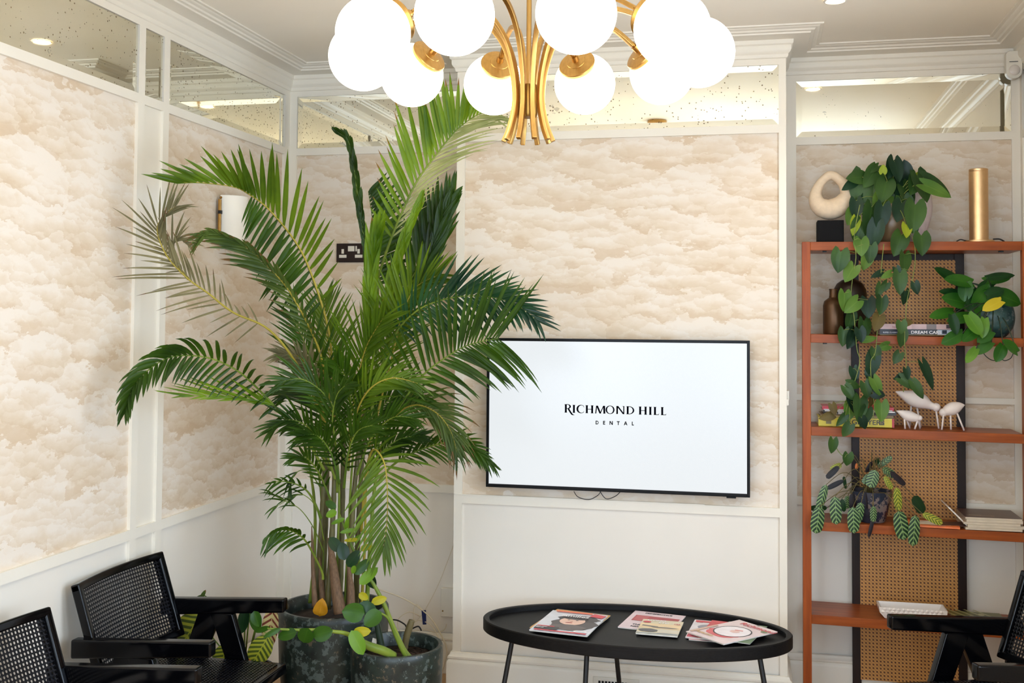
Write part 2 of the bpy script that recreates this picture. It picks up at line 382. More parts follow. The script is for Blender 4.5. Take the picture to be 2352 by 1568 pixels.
for i, (a, b) in enumerate(WINDOWS):
    m = MB(); x0, x1 = XR + .06, XR + .11
    for y0, y1, z0, z1 in ((a, a + .05, WZ0, WZ1), (b - .05, b, WZ0, WZ1), (a + .05, b - .05, WZ0, WZ0 + .06), (a + .05, b - .05, WZ1 - .06, WZ1), (a + .05, b - .05, 1.66, 1.71)): m.box((x0, y0, z0), (x1, y1, z1))
    wo = struct(m.build('window_%d' % (i + 1), M['paint']))
    mg = MB().box((XR + .083, a + .05, WZ0 + .06), (XR + .087, b - .05, 1.66)); mg.box((XR + .083, a + .05, 1.71), (XR + .087, b - .05, WZ1 - .06)); mg.build('pane', pane.mat, wo)

for i, (a, b) in enumerate(REAR_FILL_WINDOWS):
    m = MB(); y0, y1 = YF - .11, YF - .06
    for x0, x1, z0, z1 in ((a, a + .05, WZ0, WZ1), (b - .05, b, WZ0, WZ1), (a + .05, b - .05, WZ0, WZ0 + .06), (a + .05, b - .05, WZ1 - .06, WZ1), (a + .05, b - .05, 1.66, 1.71)): m.box((x0, y0, z0), (x1, y1, z1))
    wo = struct(m.build('window_%d' % (i + 3), M['paint']))  # frame of an added fill window
    mg = MB().box((a + .05, YF - .087, WZ0 + .06), (b - .05, YF - .083, 1.66)); mg.box((a + .05, YF - .087, 1.71), (b - .05, YF - .083, WZ1 - .06)); mg.build('pane', pane.mat, wo)
TR = [0]
def trim(mb, bevel=0):
    TR[0] += 1
    return struct(mb.build('trim_%d' % TR[0], M['paint'], bevel=bevel))
def bars(plane, stiles, rails, z0=0.0, z1=None):
    """stiles: (a0,a1[,z0,z1]); rails: (z0,z1,a0,a1) standing REC proud of the panel"""
    ax, val, sgn = plane; m = MB(); lo, hi = sorted((val, val - sgn * (REC + .004)))
    def bx(a0, a1, za, zb):
        if ax == 'x': m.box((lo, a0, za), (hi, a1, zb))
        else: m.box((a0, lo, za), (a1, hi, zb))
    for st in stiles: bx(st[0], st[1], st[2] if len(st) > 2 else 0, st[3] if len(st) > 3 else ZC - .01)
    for r in rails: bx(r[2], r[3], r[0], r[1])
    return trim(m)
YP = (-1.1925, -1.1456, -1.0005, -.9542, .217)
def rails(segs, zs): return [(a, b, c, d) for (a, b) in zs for (c, d) in segs]
HZ = ((Z_DB, Z_DT), (Z_RL, Z_MB), (Z_MT, ZC - .01))
bars(('x', XL, 1), [(YP[0], YP[1]), (YP[2], YP[3]), (YP[4], AL)], rails([(YP[1], YP[2]), (YP[3], YP[4]), (YF, YP[0])], HZ))
m = MB(); m.box((XL - REC - .002, YP[1] - .01, .0), (XL - REC + .002, YP[2] + .01, Z_RL + .01)); trim(m)      # painted strip between the two stiles
bars(('y', AL, -1), [(XL, -.967), (-.03, 0)], rails([(-.967, -.03)], HZ + ((1.412, 1.44),)))
bars(('y', 0, -1), [(0, .040), (1.536, WC)], rails([(.040, 1.536)], HZ))
bars(('y', AR, -1), [(WC, 1.627), (2.6147, XR)], rails([(1.627, 2.6147)], HZ + ((1.412, 1.44),)))
bars(('x', XR, -1), [(-.06, -.02), (AR - .04, AR)], rails([(-.02, AR - .04)], HZ))
m = MB(); m.box((WC, .004, 1.412), (WC + .008, AR, 1.44)); trim(m)                     # little rail returning on the chimney's side
# thin cable trunking strip along the dado of the chimney
m = MB(); m.box((.002, -.004, Z_DT), (1.2, .004, Z_DT + .004)); trim(m)

def sweep(path, prof, name):
    """mitred moulding along an open plan path; prof = (out, z); the room lies to the right of travel"""
    n = len(path); offs = []
    for i in range(n):
        d0 = V((path[i][0] - path[i - 1][0], path[i][1] - path[i - 1][1])).normalized() if i else None
        d1 = V((path[i + 1][0] - path[i][0], path[i + 1][1] - path[i][1])).normalized() if i < n - 1 else None
        n0 = V((d0.y, -d0.x)) if d0 else None; n1 = V((d1.y, -d1.x)) if d1 else None
        offs.append(n1 if n0 is None else n0 if n1 is None else n0 + n1)
    m = MB(); k = len(prof); vs = [(path[i][0] + offs[i].x * p, path[i][1] + offs[i].y * p, z) for i in range(n) for (p, z) in prof]
    m.add(vs, [(i * k + j, (i + 1) * k + j, (i + 1) * k + j + 1, i * k + j + 1) for i in range(n - 1) for j in range(k - 1)])
    o = struct(m.build(name, M['paint'], smooth='auto')); return o
PATH = [(XL, YF), (XL, AL), (0, AL), (0, 0), (WC, 0), (WC, AR), (XR, AR), (XR, YF), (XL, YF)]
TR[0] += 1
sweep(PATH, [(0, 3.008), (.006, 3.010), (.010, 3.018), (.010, 3.026), (.020, 3.036), (.024, 3.046), (.024, 3.064), (.032, 3.070), (.034, 3.088), (.085, 3.093), (.105, 3.094), (.108, 3.101), (.122, 3.103), (.127, 3.110), (.140, 3.112), (.146, 3.118), (.160, 3.119), (.162, ZC + .002)], 'trim_%d' % TR[0])
for nm, pth in (('baseboard_left', PATH[:2]), ('baseboard_alcove_left', PATH[1:3]), ('baseboard_chimney', PATH[2:6]), ('baseboard_alcove_right', PATH[5:7]), ('baseboard_right', PATH[6:8])):
    sweep(pth, [(0, Z_SK + .003), (.008, Z_SK), (.012, Z_SK - .012), (.020, Z_SK - .018), (.020, Z_SK - .026), (.014, Z_SK - .032), (.022, Z_SK - .040), (.024, Z_SK - .05), (.024, 0)], nm)

# bevelled antique mirror panels between the upper rails
def mirror(label, plane, a0, a1):
    ax, val, sgn = plane; z0, z1, bw = Z_MB, Z_MT, .028
    P = (lambda a, z, d: (val - sgn * d, a, z)) if ax == 'x' else (lambda a, z, d: (a, val - sgn * d, z))
    b = min(bw, (a1 - a0) * .16)
    o = [P(a0, z0, .0085), P(a1, z0, .0085), P(a1, z1, .0085), P(a0, z1, .0085)]; i = [P(a0 + b, z0 + b, .0108), P(a1 - b, z0 + b, .0108), P(a1 - b, z1 - b, .0108), P(a0 + b, z1 - b, .0108)]
    m = MB(); m.add(o + i, [(4, 5, 6, 7)] + [(j, (j + 1) % 4, 4 + (j + 1) % 4, 4 + j) for j in range(4)])
    if (ax, sgn) in (('x', -1), ('y', 1)): pass
    return tag(m.build('mirror_panel', M['mirror']), label, 'mirror', 'antique mirror panels along the top of the walls')
mirror('large speckled mirror panel high on left wall, cut off by the picture edge', ('x', XL, 1), -3.2, YP[0])
mirror('narrow upright mirror strip between the two big left wall mirrors', ('x', XL, 1), YP[1], YP[2])
mirror('speckled mirror panel on left wall next to the room corner', ('x', XL, 1), YP[3], YP[4])
mirror('speckled mirror panel in alcove above the tall palm', ('y', AL, -1), -.967, -.03)
mirror('wide speckled mirror panel behind the chandelier, above the television', ('y', 0, -1), .040, 1.536)
mirror('spotted mirror panel above the wooden shelf unit', ('y', AR, -1), 1.627, 2.6147)
mirror('sliver of mirror panel on right wall beside the motion sensor', ('x', XR, -1), -.02, AR - .04)
# ------------------------------------------------------------------ chandelier
def build_chandelier():
    cx, cy, cz, R, ph, RG = .793, -2.091, 2.559, .487, .13, .1
    t = thing('chandelier', 'brass chandelier with ten lit white globes on curved arms', 'chandelier', (cx, cy, ZC))
    MB().lathe([(0, ZC), (.062, ZC), (.065, ZC - .004), (.065, ZC - .022), (.06, ZC - .026), (.012, ZC - .027), (.010, ZC - .05), (0, ZC - .05)], (cx, cy, 0), 40).build('canopy', M['brass'], t, smooth='auto')
    MB().tube([(cx, cy, ZC - .03), (cx, cy, 2.39)], .0075, 12).build('stem', M['brass'], t, smooth='auto')
    MB().lathe([(0, 2.47), (.024, 2.47), (.026, 2.462), (.026, 2.385), (.022, 2.376), (0, 2.376)], (cx, cy, 0), 32).build('hub', M['brass_dark'], t, smooth='auto')
    tilt = 1.15                                            # the ring hangs a touch lower on its camera side
    for k in range(10):
        a = ph + k * PI / 5; ca, sa = math.cos(a), math.sin(a)
        dz = .012 * (sa * .976 - ca * .2176) * tilt
        P = lambda r, z: V((cx + r * ca, cy + r * sa, z + dz * min(1, r / R)))
        gc = P(R, cz)
        # arm: out of the flared foot, up the hub, over and down into the globe's collar
        prof = [(.072, 2.306), (.056, 2.345), (.043, 2.40), (.041, 2.45), (.050, 2.515), (.076, 2.59), (.125, 2.65), (.185, 2.682), (.245, 2.688), (.31, 2.668), (.374, 2.631)]
        pts = [P(r, z) for r, z in spline(prof, 40)]
        arm = MB().tube(pts, .0095, 4, up=(-sa, ca, 0), flat=1.0).build('arm', M['brass'], t, smooth=False, bevel=.002)
        ax = V((-ca * .84, -sa * .84, .54))               # collar axis: in and up
        q = ax.to_track_quat('Z', 'Y').to_matrix().to_4x4()
        m = MB(); m.lathe([(.012, .128), (.012, .108), (.030, .104), (.031, .102), (.0325, .102), (.058, .0955), (.060, .092), (.058, .082), (0, .082)], gc, 36, M=q)
        m.build('collar', M['brass'], arm, smooth='auto')
        MB().lathe([(0, .140), (.0075, .140), (.0075, .120), (0, .120)], gc, 12, M=q).build('ferrule', M['brass_dark'], arm, smooth='auto')
        g = MB().ball(gc, RG, 48, 28).build('globe', M['globe'], arm, smooth=True)
build_chandelier()

# ------------------------------------------------------------------ recessed downlights
M['downlight_lens'] = mat('downlight_lens_lit', (255, 250, 240), .3, emit=(1.0, .88, .70, 1), estr=14, var=0)
def downlight(x, y, label):
    t = thing('downlight', label, 'ceiling light', (x, y, ZC), 'recessed ceiling downlights')
    MB().lathe([(.046, ZC - .001), (.047, ZC - .005), (.040, ZC - .007), (.034, ZC - .003)], (x, y, 0), 32, caps=False).build('trim_ring', M['white_plastic'], t, smooth='auto')
    MB().lathe([(0, ZC - .0025), (.034, ZC - .0025)], (x, y, 0), 32).build('lens', M['downlight_lens'], t)
    ld = bpy.data.lights.new('downlight_bulb', 'SPOT'); ld.energy = SPOT_WATTS; ld.color = (1.0, .84, .62); ld.spot_size = 1.9; ld.spot_blend = 1.0; ld.shadow_soft_size = .04
    lo = bpy.data.objects.new('downlight_bulb', ld); COL.objects.link(lo); lo.location = (x, y, ZC - .03)
p = atZ(1918, 0, ZC)
downlight(p.x, p.y, 'recessed ceiling downlight at the top edge, above the shelf unit')
downlight(-.095, -.527, 'recessed downlight above the palm, seen in the large left wall mirror')
downlight(-.095, -3.7, 'unseen downlight added for light in the rear half of the room, nearer the left wall')  # this and the next downlight are unseen, added for extra light
downlight(1.75, -3.7, 'unseen downlight added for light in the rear half of the room, nearer the windows')

# ------------------------------------------------------------------ television
M['screen'] = mat('screen_white_lit', (20, 20, 22), .25, emit=(.93, .975, 1.0, 1), estr=.82, var=0)
M['ink'] = mat('screen_lettering_ink', (3, 4, 12), 1.0, var=0, spec=0)
TX0, TX1, TZ0, TZ1, TY = .1755, 1.405, .998, 1.706, -.062
def ring(m, P, cx, cy, rx, ry, ix, iy, a0, a1, n=28, ox=0):
    vs = []; fs = []
    for i in range(n + 1):
        a = math.radians(lerp(a0, a1, i / n)); vs += [P(cx + rx * math.cos(a), cy + ry * math.sin(a)), P(cx + ox + ix * math.cos(a), cy + iy * math.sin(a))]
    for i in range(n): fs.append((2 * i, 2 * i + 2, 2 * i + 3, 2 * i + 1))
    m.add(vs, fs)
def serif_text(m, P0, u, items, slope):
    """roman display capitals built from stems, hairlines and stressed bowls; u = cap height"""
    ST, HL, SF = .24, .075, .08
    for ch, x in items:
        P = lambda a, b: P0((x + a) * u, b * u)
        def r(a0, b0, a1, b1): m.add([P(a0, b0), P(a1, b0), P(a1, b1), P(a0, b1)], [(0, 1, 2, 3)])
        def par(a0, b0, a1, b1, wd): m.add([P(a0, b0), P(a0 + wd, b0), P(a1 + wd, b1), P(a1, b1)], [(0, 1, 2, 3)])
        def stem(a, b0=0, b1=1):
            r(a, b0, a + ST, b1); r(a - SF * .6, b0, a + ST + SF * .6, b0 + HL * .8); r(a - SF * .6, b1 - HL * .8, a + ST + SF * .6, b1)
        if ch == 'I': stem(.03)
        elif ch == 'H': stem(.03); stem(.70); r(.2, .47, .72, .47 + HL)
        elif ch == 'L': stem(.03); r(.2, 0, .56, HL); m.add([P(.5, 0), P(.60, 0), P(.66, .19), P(.63, .19)], [(0, 1, 2, 3)])
        elif ch == 'D': stem(.03); ring(m, P, .30, .5, .66, .5, .47, .5 - HL, -90, 90); r(.2, 0, .3, HL); r(.2, 1 - HL, .3, 1)
        elif ch == 'O': ring(m, P, .56, .5, .56, .53, .37, .53 - HL, 0, 360, 48)
        elif ch == 'C': ring(m, P, .56, .5, .56, .53, .40, .53 - HL, 48, 312, 40, .07); m.add([P(.88, .90), P(.94, .90), P(.955, .66), P(.93, .66)], [(0, 1, 2, 3)]); m.add([P(.90, .10), P(.94, .14), P(.955, .32), P(.93, .30)], [(0, 1, 2, 3)])
        elif ch == 'N': par(.0, 0, .0, 1, HL * 1.6); r(.86, 0, .86 + ST * .55, 1); par(.02, 1, .80, 0, ST * .9); stem(.0, 0, 1) if False else None; r(-.04, 0, .18, HL * .8); r(.76, 1 - HL * .8, 1.0, 1); r(.0, .0, .2, 1)
        elif ch == 'M': par(-.02, 0, .10, .98, HL * 1.8); par(.10, .98, .52, 0, ST * .95); par(.55, 0, .98, .98, HL * 1.6); par(.98, .98, 1.02, 0, ST); r(-.06, 0, .14, HL * .8); r(.98, 0, 1.24, HL * .8)
        elif ch == 'R':
            stem(.0, -.0, 1.06); ring(m, P, .34, .78, .42, .29, .22, .29 - HL, -90, 90); r(.16, 1.07 - HL, .36, 1.07); r(.16, .49, .36, .49 + HL)
            c = [(.40, .52, .20), (.55, .28, .19), (.72, .02, .19), (.90, -.20, .17), (1.08, -.28, .10), (1.26, -.28, .02)]
            cs = spline(c, 16); m.add([q for a, b, wd in cs for q in (P(a - wd * .35, b - wd * .25), P(a + wd * .55, b + wd * .3))], [(2 * i, 2 * i + 1, 2 * i + 3, 2 * i + 2) for i in range(len(cs) - 1)])
def sans_text(m, P0, u, items):
    W = .22
    for ch, x in items:
        P = lambda a, b: P0((x + a) * u, b * u)
        def r(a0, b0, a1, b1): m.add([P(a0, b0), P(a1, b0), P(a1, b1), P(a0, b1)], [(0, 1, 2, 3)])
        def par(a0, b0, a1, b1, wd): m.add([P(a0, b0), P(a0 + wd, b0), P(a1 + wd, b1), P(a1, b1)], [(0, 1, 2, 3)])
        if ch == 'D': r(0, 0, W, 1); ring(m, P, .30, .5, .50, .5, .34, .5 - W * .9, -90, 90); r(W, 0, .30, W * .9); r(W, 1 - W * .9, .30, 1)
        elif ch == 'E': r(0, 0, W, 1); r(W, 0, .56, W); r(W, .42, .52, .42 + W); r(W, 1 - W, .56, 1)
        elif ch == 'N': r(0, 0, W, 1); r(.66, 0, .66 + W, 1); par(0, 1, .63, 0, W * 1.15)
        elif ch == 'T': r(0, 1 - W, .76, 1); r(.38 - W / 2, 0, .38 + W / 2, 1 - W)
        elif ch == 'A': par(0, 0, .36, 1, W); par(.36, 1, .74, 0, W); r(.22, .22, .68, .22 + W * .9)
        elif ch == 'L': r(0, 0, W, 1); r(W, 0, .54, W)
def build_tv():
    t = thing('television', 'wall mounted black framed television showing a white logo screen', 'television', ((TX0 + TX1) / 2, 0, TZ0))
    b = .0135; m = MB()
    for x0, x1, z0, z1 in ((TX0, TX0 + b, TZ0, TZ1), (TX1 - b, TX1, TZ0, TZ1), (TX0 + b, TX1 - b, TZ0, TZ0 + b * 1.2), (TX0 + b, TX1 - b, TZ1 - b, TZ1)): m.box((x0, TY - .004, z0), (x1, TY + .03, z1))
    m.build('bezel', M['black_plastic'], t, bevel=.0015)
    MB().box((TX0 + .004, TY + .012, TZ0 + .004), (TX1 - .004, TY + .04, TZ1 - .004)).build('back_cover', M['black_plastic'], t, bevel=.004)
    MB().box((TX0 + .4, TY + .04, TZ0 + .2), (TX1 - .4, .0035, TZ1 - .2)).build('wall_bracket', M['black_metal'], t)
    MB().box((TX1 - .105, TY - .001, TZ0 - .007), (TX1 - .062, TY + .02, TZ0)).build('remote_sensor', M['black_plastic'], t, bevel=.002)
    sc = MB().quad((TX0 + b, TY, TZ0 + b), (TX1 - b, TY, TZ0 + b), (TX1 - b, TY, TZ1 - b), (TX0 + b, TY, TZ1 - b)).build('screen', M['screen'], t, label='bright white screen')
    a = atY(1297.5, 947.2, TY); c = atY(1531, 953.4, TY); e = .0006
    U = (atY(1297.5, 929, TY) - a).z; sc_ = (c.x - a.x) / (1770 / 140 * U)
    def P0(x, z): return (a.x + x * sc_, TY - e, a.z + z + (c.z - a.z) * (x * sc_) / (c.x - a.x))
    k = 1 / 140.; m = MB()
    serif_text(m, P0, U, [(ch, (x - 285) * k) for ch, x in (('R', 285), ('I', 424), ('C', 490), ('H', 652), ('M', 822), ('O', 1002), ('N', 1190), ('D', 1366), ('H', 1581), ('I', 1756), ('L', 1836), ('L', 1960))], 0)
    m.build('logo_lettering', M['ink'], sc)
    m = MB(); d = atY(1260 + 820 / 7.587, 900 + 564 / 7.587, TY); e0 = d.x - a.x; u2 = U * 66 / 140
    def P1(x, z): return (d.x + x * sc_, TY - e, d.z + z)
    sans_text(m, P1, u2, [(ch, (x - 820) / 66.) for ch, x in (('D', 820), ('E', 950), ('N', 1063), ('T', 1190), ('A', 1312), ('L', 1450))])
    m.build('tagline_lettering', M['ink'], sc)
build_tv()
# two loose loops of cable hanging below the television
m = MB()
for pts in ([(1318, 1128), (1328, 1141), (1352, 1147), (1372, 1138), (1380, 1128)], [(1378, 1128), (1392, 1145), (1412, 1140), (1424, 1130)]):
    m.tube([atY(x, y, -.02) for x, y in spline(pts, 20)], .0018, 6)
tag(m.build('cable', M['cable_black'], smooth=True), 'thin cable loops drooping below the television', 'cable')

# ------------------------------------------------------------------ wall sconce, socket plate, sensor, small boxes
def build_sconce():
    y0, y1, z0, z1 = -.493, -.315, 2.142, 2.365; yc = (y0 + y1) / 2
    t = thing('wall_sconce', 'white curved wall lamp with brass strip on left wall behind palm', 'wall lamp', (XL, yc, z0))
    hw = (y1 - y0) / 2; m = MB(); n = 16
    arc = [(XL + .004 + .085 * math.sin(PI * i / n), yc - hw * math.cos(PI * i / n)) for i in range(n + 1)]
    inn = [(XL + .004 + .080 * math.sin(PI * i / n), yc - (hw - .005) * math.cos(PI * i / n)) for i in range(n + 1)]
    vs = [(x, y, z) for z in (z0, z1) for x, y in arc] + [(x, y, z) for z in (z0, z1) for x, y in inn]; q = n + 1
    fs = [(i, i + 1, q + i + 1, q + i) for i in range(n)] + [(2 * q + i + 1, 2 * q + i, 3 * q + i, 3 * q + i + 1) for i in range(n)]
    fs += [(q + i, q + i + 1, 3 * q + i + 1, 3 * q + i) for i in range(n)] + [(i + 1, i, 2 * q + i, 2 * q + i + 1) for i in range(n)]
    m.add(vs, fs); m.build('lamp_shade', M['plaster'], t, smooth='auto')
    MB().box((XL - .008, yc - .04, z0 + .05), (XL + .03, yc + .04, z1 - .05)).build('back_plate', M['brass_dark'], t, bevel=.002)
    MB().box((XL + .0, y0 - .016, z0 - .006), (XL + .012, y0 - .002, z1 - .02)).build('brass_strip', M['brass'], t, bevel=.002)
    MB().box((XL + .001, y0 - .017, 2.276), (XL + .015, y0 - .0005, 2.292)).build('clip', M['black_metal'], t)
    MB().ball((XL + .008, y0 - .004, z1 - .012), .006, 14, 8).build('knob', M['brass_dark'], t, smooth=True)
M['plaster'] = mat('white_plaster', (240, 234, 222), .6, var=.01)
build_sconce()
def build_socket():
    a = atY(772, 559, AL); b = atY(839, 602, AL); yw = AL + REC
    t = thing('wall_socket', 'dark bronze double socket plate on alcove wall behind palm fronds', 'socket', ((a.x + b.x) / 2, yw, b.z))
    MB().box((a.x, yw - .009, b.z), (b.x, yw, a.z)).build('face_plate', mat('dark_bronze', (46, 34, 32), .35, .6), t, bevel=.002)
    wm = M['white_plastic']; W_ = b.x - a.x; H_ = a.z - b.z
    def wh(name, u0, u1, v0, v1): MB().box((a.x + W_ * u0, yw - .012, b.z + H_ * v0), (a.x + W_ * u1, yw - .008, b.z + H_ * v1)).build(name, wm, t, bevel=.0008)
    wh('rocker_switch', .40, .62, .58, .86); wh('rocker_switch', .655, .70, .58, .86)
    for u in (.10, .64):
        wh('socket_insert', u + .08, u + .16, .46, .70); wh('socket_insert', u, u + .25, .24, .40)
build_socket()
def build_sensor():
    c = atY(2325, 153, .345); 
    t = thing('motion_sensor', 'beige motion sensor fixed high in the right corner', 'sensor', (c.x, AR, c.z))
    w_, h_ = .036, .066
    out = []
    for i in range(13): a = PI + PI * i / 12; out.append((c.x + w_ * math.cos(a), c.z - h_ + w_ * .9 + w_ * .9 * math.sin(a)))
    out += [(c.x + w_, c.z + h_ - .012), (c.x + w_ - .012, c.z + h_), (c.x - w_ + .012, c.z + h_), (c.x - w_, c.z + h_ - .012)]
    y0 = c.y - .045
    MB().prism([(x, y0, z) for x, z in out], (0, .042, 0)).build('housing', M['white_plastic'], t, bevel=.004)
    MB().ball((c.x, y0 + .002, c.z - .026), .026, 20, 12, sc=(1, .35, 1)).build('lens', mat('sensor_lens', (216, 206, 196), .25), t, smooth=True)
    MB().box((c.x - .022, y0 - .001, c.z + .012), (c.x + .016, y0 + .003, c.z + .015)).build('slot', M['black_plastic'], t)
    MB().tube([(c.x + .01, y0 + .04, c.z), (c.x + .015, AR + .01, c.z)], .012, 10).build('bracket', M['white_plastic'], t, smooth=True)
build_sensor()
yw = AL + REC
a = atY(1016, 1347, yw); b = atY(1041, 1414, yw)
t = thing('junction_box', 'small cream electrical box low on alcove wall beside chimney', 'electrical box', ((a.x + b.x) / 2, yw, b.z))
MB().box((a.x, yw - .03, b.z), (-.004, yw, a.z)).build('cover', M['white_plastic'], t, bevel=.004)
MB().tube([(-.06, yw - .018, b.z), (-.06, yw - .018, b.z - .045)], .008, 10).build('cable_gland', M['black_plastic'], t, smooth=True)
MB().ball((a.x + .012, yw - .031, b.z + .03), .004, 10, 6).build('screw', M['brass_dark'], t, smooth=True)
p0 = atX(1812, 920, WC)
t = thing('data_outlet', 'tiny white data outlet on the side of the chimney above dado', 'outlet', (WC, p0.y, p0.z))
MB().box((WC, .03, p0.z - .021), (WC + .012, .10, p0.z + .021)).build('face_plate', M['white_plastic'], t, bevel=.002)
MB().box((WC + .010, .045, p0.z - .011), (WC + .0125, .085, p0.z + .011)).build('port', M['black_plastic'], t)
# floor-level air grille in the chimney skirting
a = atY(1362, 1556, -.03); zt = .128
t = thing('air_grille', 'cream slotted air grille in chimney skirting under table', 'vent', (a.x + .1, -.024, zt - .09))
MB().box((a.x, -.034, .03), (a.x + .215, -.024, zt + .008)).build('frame', M['white_plastic'], t, bevel=.003)
m = MB()
for i in range(11): m.box((a.x + .026 + i * .0155, -.0355, .045), (a.x + .036 + i * .0155, -.0335, zt - .008))
m.build('slots', M['black_plastic'], t)
# white box cables and black lead behind the pots
def cable(px, label, m_, r=.003, ds=None):
    pts = [tuple(atY(x, y, Y)) for x, y, Y in px]
    return tag(MB().tube(spline(pts, 40), r, 7).build('cable', m_, smooth=True), label, 'cable')
cable([(866, 1352, .24), (920, 1371, .23), (962, 1395, .2), (990, 1420, .18), (1012, 1455, .17), (1026, 1490, .16), (1022, 1520, .15), (1014, 1548, .15)], 'thick cream cable arching from behind the palm pot', M['cable_white'], .0035)
cable([(1042, 1250, .275), (1012, 1330, .265), (985, 1385, .25), (962, 1420, .24), (938, 1440, .235)], 'thin wire running diagonally down alcove wall from chimney', M['cable_white'], .0014)
cable([(968, 1398, .2), (958, 1388, .2), (951, 1398, .2), (952, 1425, .2), (965, 1424, .2), (990, 1436, .18), (1008, 1470, .17), (1014, 1540, .16)], 'coiled cream cable below the blue tag', M['cable_white'], .002)
cable([(1026, 1432, .25), (1020, 1446, .24), (1000, 1452, .22), (975, 1446, .22), (925, 1450, .21), (914, 1440, .21), (916, 1420, .215), (940, 1405, .22), (965, 1415, .225)], 'cream cable loop from electrical box to the pots', M['cable_white'], .0022)
cable([(893, 1423, .15), (912, 1424, .14), (930, 1434, .13), (938, 1446, .12), (960, 1438, .12), (968, 1448, .12)], 'black lead curling behind the smaller pot', M['cable_black'], .0038)
a = atY(974, 1402, .19)
tag(MB().prism([tuple(atY(x, y, .19)) for x, y in ((968, 1402), (978, 1401), (979, 1434), (971, 1434))], (0, .004, 0)).build('cable_tag', mat('navy_tape', (24, 36, 84), .5)), 'navy blue tag wrapped round the cables', 'tag')
# ------------------------------------------------------------------ lettering helper (mesh text lying in a local plane)
def text_mb(m, s, size, org, ex, ey, mi=0, align='LEFT', bold=0.0, stretch=1.0):
    cu = bpy.data.curves.new('t', 'FONT'); cu.body = s; cu.size = size; cu.align_x = align; cu.offset = bold
    o = bpy.data.objects.new('t', cu); COL.objects.link(o); bpy.context.view_layer.update()
    me = bpy.data.meshes.new_from_object(o); org = V(org); ex = V(ex); ey = V(ey)
    m.add([org + ex * (v.co.x * stretch) + ey * v.co.y for v in me.vertices], [tuple(p.vertices) for p in me.polygons], mi)
    bpy.data.objects.remove(o); bpy.data.curves.remove(cu); bpy.data.meshes.remove(me)

# ------------------------------------------------------------------ coffee table
TBL = V((.922, -.437, 0)); TA, TB, TH = .657, .328, .50
def build_table():
    t = thing('coffee_table', 'black oval coffee table with raised rim holding magazines', 'table', TBL)
    N = 96; E = lambda k, a, b, z: V((TBL.x + a * math.cos(2 * PI * k / N), TBL.y + b * math.sin(2 * PI * k / N), z))
    def ellip_band(m, prof):
        vs = [E(k, TA - d, TB - d, z) for d, z in prof for k in range(N)]
        m.add(vs, [(i * N + k, i * N + (k + 1) % N, (i + 1) * N + (k + 1) % N, (i + 1) * N + k) for i in range(len(prof) - 1) for k in range(N)])
    m = MB(); ellip_band(m, [(.030, TH - .052), (.004, TH - .052), (.0, TH - .048), (.0, TH - .004), (.004, TH), (.022, TH), (.026, TH - .004), (.027, TH - .022)]); m.build('rim', M['black_wood'], t, smooth='auto')
    m = MB(); m.poly([E(k, TA - .024, TB - .024, TH - .022) for k in range(N)]); m.poly([E(N - k, TA - .024, TB - .024, TH - .050) for k in range(N)]); m.build('tabletop', M['black_wood'], t)
    for px0, y0, px1, y1 in ((-.50, -.12, -.575, -.17), (-.17, -.20, -.18, -.285), (-.115, .20, -.08, .285), (.52, -.13, .60, -.185)):
        MB().tube([(TBL.x + px0, TBL.y + y0, TH - .045), (TBL.x + px1, TBL.y + y1, 0)], .0105, 12).build('leg', M['black_metal'], t, smooth='auto')
build_table()

